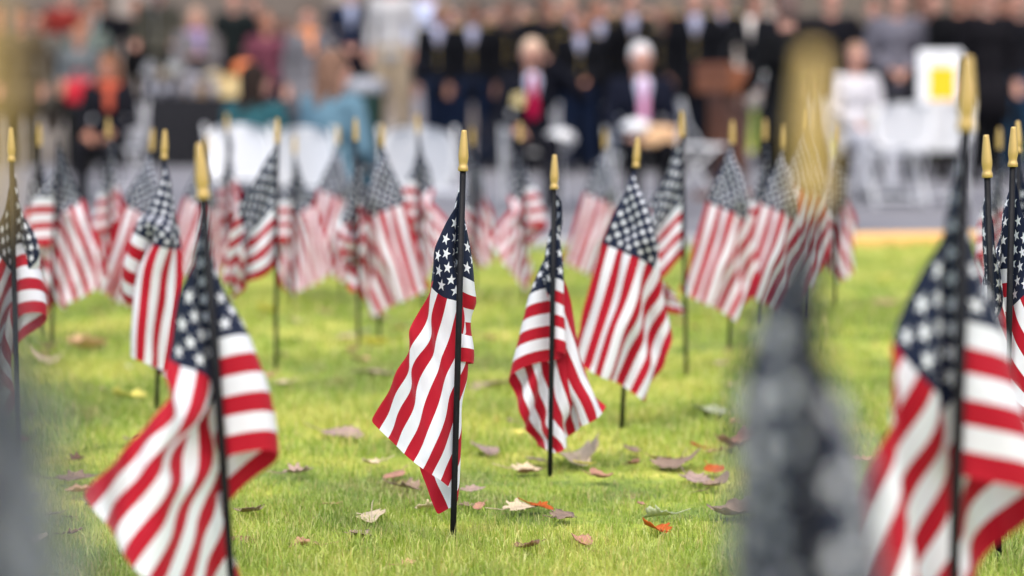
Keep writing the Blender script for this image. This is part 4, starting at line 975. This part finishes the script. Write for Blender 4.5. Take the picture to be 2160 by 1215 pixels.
    def vase(px, dy, col, lab, hh=.2):
        rr = empty('flower_vase', (0, 0, 0)); top(rr, px, dy); tag(rr, lab, 'flowers')
        bm = bmesh.new(); lathe(bm, [(.04, 0), (.055, .05), (.05, .11), (.03, .15), (.038, .17)], 18); obj('vase', bm, mat('vase_'+str(px), (.30, .30, .33), .3), rr)
        q = random.Random(px); bm = bmesh.new()
        for k in range(16):
            a = q.random()*6.28; e = q.random()*.09; z_ = .2+q.random()*hh*.6
            tube(bm, [(0, 0, .16), (e*math.cos(a), e*math.sin(a), z_)], .002, 5)
            ell(bm, (e*math.cos(a), e*math.sin(a), z_), (.028, .028, .022), n=8)
        obj('bouquet', bm, mat('petal_'+str(px), col, .7, var=.3), rr)
    vase(345, -.05, (.33, .25, .15), 'vase of tan dried flowers near the left end of the table', .12)
    vase(408, -.16, (.45, .43, .45), 'vase of whitish flowers left of the buff box', .08)
    vase(452, -.18, (.60, .52, .36), 'vase of cream flowers directly against the buff box', .10)
    vase(318, .1, (.42, .42, .42), 'vase of white flowers at the left end of the table', .30)
    vase(374, .12, (.36, .37, .35), 'vase of pale flowers behind the tan dried ones', .30)
    # umbrella held over the olive jacket
    Yu = FPX/(178); q = at(306, 500, Yu)
    rr = empty('umbrella', (q.x+.17, Yu-.18, zg(Yu)+TERR-.09)); tag(rr, 'open black umbrella over the person in the olive jacket', 'umbrella')
    bm = bmesh.new(); n = 32; rings = []
    for r_, z_ in ((.02, 2.16), (.18, 2.12), (.30, 2.03), (.40, 1.90), (.405, 1.885)):
        rings.append([bm.verts.new((r_*(1-.05*(1-abs(math.cos(4*2*PI*k/n))))*math.cos(2*PI*k/n), r_*(1-.05*(1-abs(math.cos(4*2*PI*k/n))))*math.sin(2*PI*k/n), z_)) for k in range(n)])
    for a, b in zip(rings, rings[1:]):
        for k in range(n): bm.faces.new((a[k], a[(k+1) % n], b[(k+1) % n], b[k]))
    bm.faces.new(rings[0]); o = obj('canopy', bm, mat('umbrella_cloth', (.008, .008, .012), .7), rr); sdm = o.modifiers.new('t', 'SOLIDIFY'); sdm.thickness = .003
    bm = bmesh.new(); tube(bm, [(0, 0, 1.06), (0, 0, 2.2)], .007, 8); obj('shaft', bm, M_STEEL, rr)
    # litter bin
    Yb = FPX/(196); q = at(768, 500, Yb); rr = empty('litter_bin', (q.x, Yb, zg(Yb))); tag(rr, 'dark green litter bin with a grey lid', 'bin')
    bm = bmesh.new(); lathe(bm, [(.17, 0), (.20, .05), (.225, .78), (.23, .80)], 28); obj('bin_body', bm, mat('bin_green', (.012, .04, .03), .5, var=.1), rr)
    bm = bmesh.new(); lathe(bm, [(.235, .80), (.25, .82), (.25, .90), (.20, .94), (.1, .96)], 28); obj('lid', bm, mat('bin_lid', (.27, .28, .30), .5), rr)
    # grey utility cabinet between bin and soldiers
    Yb = FPX/(180); q = at(908, 500, Yb); rr = empty('utility_cabinet', (q.x, Yb, zg(Yb))); tag(rr, 'grey cabinet behind the wide white chair', 'cabinet')
    bm = bmesh.new(); box(bm, (0, 0, .45), (.38, .3, .86), bev=.01); obj('cabinet_body', bm, mat('cabinet_grey', (.24, .23, .25), .5), rr, smooth=False)
    for s_ in (-1, 1): bm = bmesh.new(); box(bm, (s_*.095, -.156, .47), (.175, .012, .78), bev=.003); obj('door', bm, mat('door_grey', (.27, .26, .28), .5), rr, smooth=False)
    # red bag hung from the short person's hands
    Yb = FPX/(205); q = at(168, 185, Yb-.26); rr = empty('handbag', (q.x, Yb-.27, q.z-.17)); tag(rr, 'bright red bag held by the short person in grey', 'bag')
    bm = bmesh.new(); box(bm, (0, 0, .13), (.27, .09, .24), bev=.03); obj('bag_body', bm, mat('red_leather', (.42, .002, .012), .5), rr)
    bm = bmesh.new(); tube(bm, [(.08*math.cos(t), 0, .245+.09*math.sin(t)) for t in np.linspace(0, PI, 12)], .008, 8); obj('handle', bm, mat('red_strap', (.45, .005, .02), .45), rr)
    # tan folded coat and hat on the white-haired man's lap
    Yb = FPX/270; q = at(1394, 288, Yb-.34); bm = bmesh.new()
    for k in range(4): ell(bm, (.01*k-.02, 0, .035*k), (.16-.012*k, .13, .034), rot=(0, .12*(k % 2)-.06, 0))
    me = remeshed('folded_jacket', bm, .012, 2); o = link('folded_jacket', me, mat('tan_cloth', (.62, .38, .20), .85, var=.15)); o.location = (q.x, Yb-.34, q.z-.05); tag(o, 'tan jacket folded on the lap of the white-haired man', 'jacket')
    def cap_(px, py, s, lab, dy=-.3):
        Yc = FPX/(s)+dy; q = at(px, py, Yc); rr = empty('white_cap', q); tag(rr, lab, 'cap', 'white service caps held by seated people')
        bm = bmesh.new(); lathe(bm, [(.085, 0), (.088, .035), (.128, .075), (.12, .10), (.06, .115), (.01, .118)], 26); obj('crown', bm, M_WHITE, rr)
        bm = bmesh.new(); vs = [(math.radians(205+k*13)) for k in range(11)]
        i_ = [bm.verts.new((.088*math.cos(t), .088*math.sin(t), .006)) for t in vs]; o2 = [bm.verts.new((.11*math.cos(t), .14*math.sin(t), -.012)) for t in vs]
        for k in range(10): bm.faces.new((i_[k], i_[k+1], o2[k+1], o2[k]))
        o = obj('visor', bm, mat('visor', (.01, .01, .01), .2), rr); q_ = o.modifiers.new('t', 'SOLIDIFY'); q_.thickness = .003
        rr.rotation_euler = (-.6, 0, 0)
    cap_(1342, 292, 270, 'white cap resting on the knees of the white-haired man')
    cap_(1182, 312, 262, 'white cap in the lap of the man with the red tie')
    cap_(1612, 180, 256, 'round white cap at the side of the black-coated speaker', dy=-.05)
    # corsage
    q = at(1094, 212, FPX/262-.17); bm = bmesh.new(); rq = random.Random(3)
    for k in range(14): ell(bm, (rq.uniform(-.035, .035), rq.uniform(-.015, .015), rq.uniform(-.045, .045)), (.02, .016, .018), n=8)
    o = obj('corsage', bm, mat('corsage_petal', (.75, .62, .30), .7, var=.2)); o.location = q; tag(o, 'yellow-white flower pinned on the dark suit of the man with the red tie', 'corsage')
    # building
    stone = mat('limestone', (.12, .098, .08), .9, var=.12, scale=1.5, bump=.2)
    rr = empty('stone_building', (0, 46, 0)); tag(rr, 'tan limestone building wall behind the crowd', 'building')
    bm = bmesh.new(); box(bm, (0, .5, 4.3), (60, 1.0, 9.4)); obj('wall', bm, stone, rr, smooth=False)
    bm = bmesh.new(); box(bm, (0, -.09, .2), (60, .16, 1.0), bev=.03); obj('plinth', bm, mat('plinth_stone', (.2, .17, .15), .9, var=.1, scale=2), rr, smooth=False)
    for k in range(-7, 8):
        bm = bmesh.new(); box(bm, (k*4.0+.85, -.10, 4.83), (.6, .2, 8.2), bev=.03); obj('pilaster', bm, mat('pilaster_stone', (.27, .23, .195), .9, var=.1, scale=2) if k == -7 else bpy.data.materials['pilaster_stone'], rr, smooth=False)
        f = bmesh.new(); 
        for a, b, c_, d in ((0, 0.95, 1.5, .1), (0, -.95, 1.5, .1), (.7, 0, .1, 1.8), (-.7, 0, .1, 1.8), (0, 0, .06, 1.8)): box(f, (k*4+2.9+a, -.04, 4.6+b), (c_, .08, d))
        wnd = obj('window', f, M_WHITE, rr, smooth=False)
        bm = bmesh.new(); box(bm, (k*4+2.9, -.008, 4.6), (1.3, .014, 1.8)); obj('pane', bm, mat('glass_dark', (.03, .04, .05), .1) if k == -7 else bpy.data.materials['glass_dark'], wnd, smooth=False)

import time
t0 = time.time()
arch('diag_soft', [(.1, 0, -.013, -.042, .008), (.2, 0, -.020, -.09, .012), (.4, 0, -.031, -.178, .01), (1, 0, -.055, -.43, .0), (.4, .27, -.014, -.20, .03), (.4, .54, .010, -.24, .04), (1, 1, .02, -.46, .04), (.1, 1, .036, -.30, .02), (.1, .5, .027, -.155, .012), (.3, .54, .005, -.2, .035), (.3, 1, .012, -.34, .05)], seed=31, guide=.16, **lo)
build_ground(); print('ground', time.time()-t0)
build_flags(); print('flags', time.time()-t0)
build_leaves()
build_props()
build_people(); print('people', time.time()-t0)
build_grass(); print('grass', time.time()-t0)
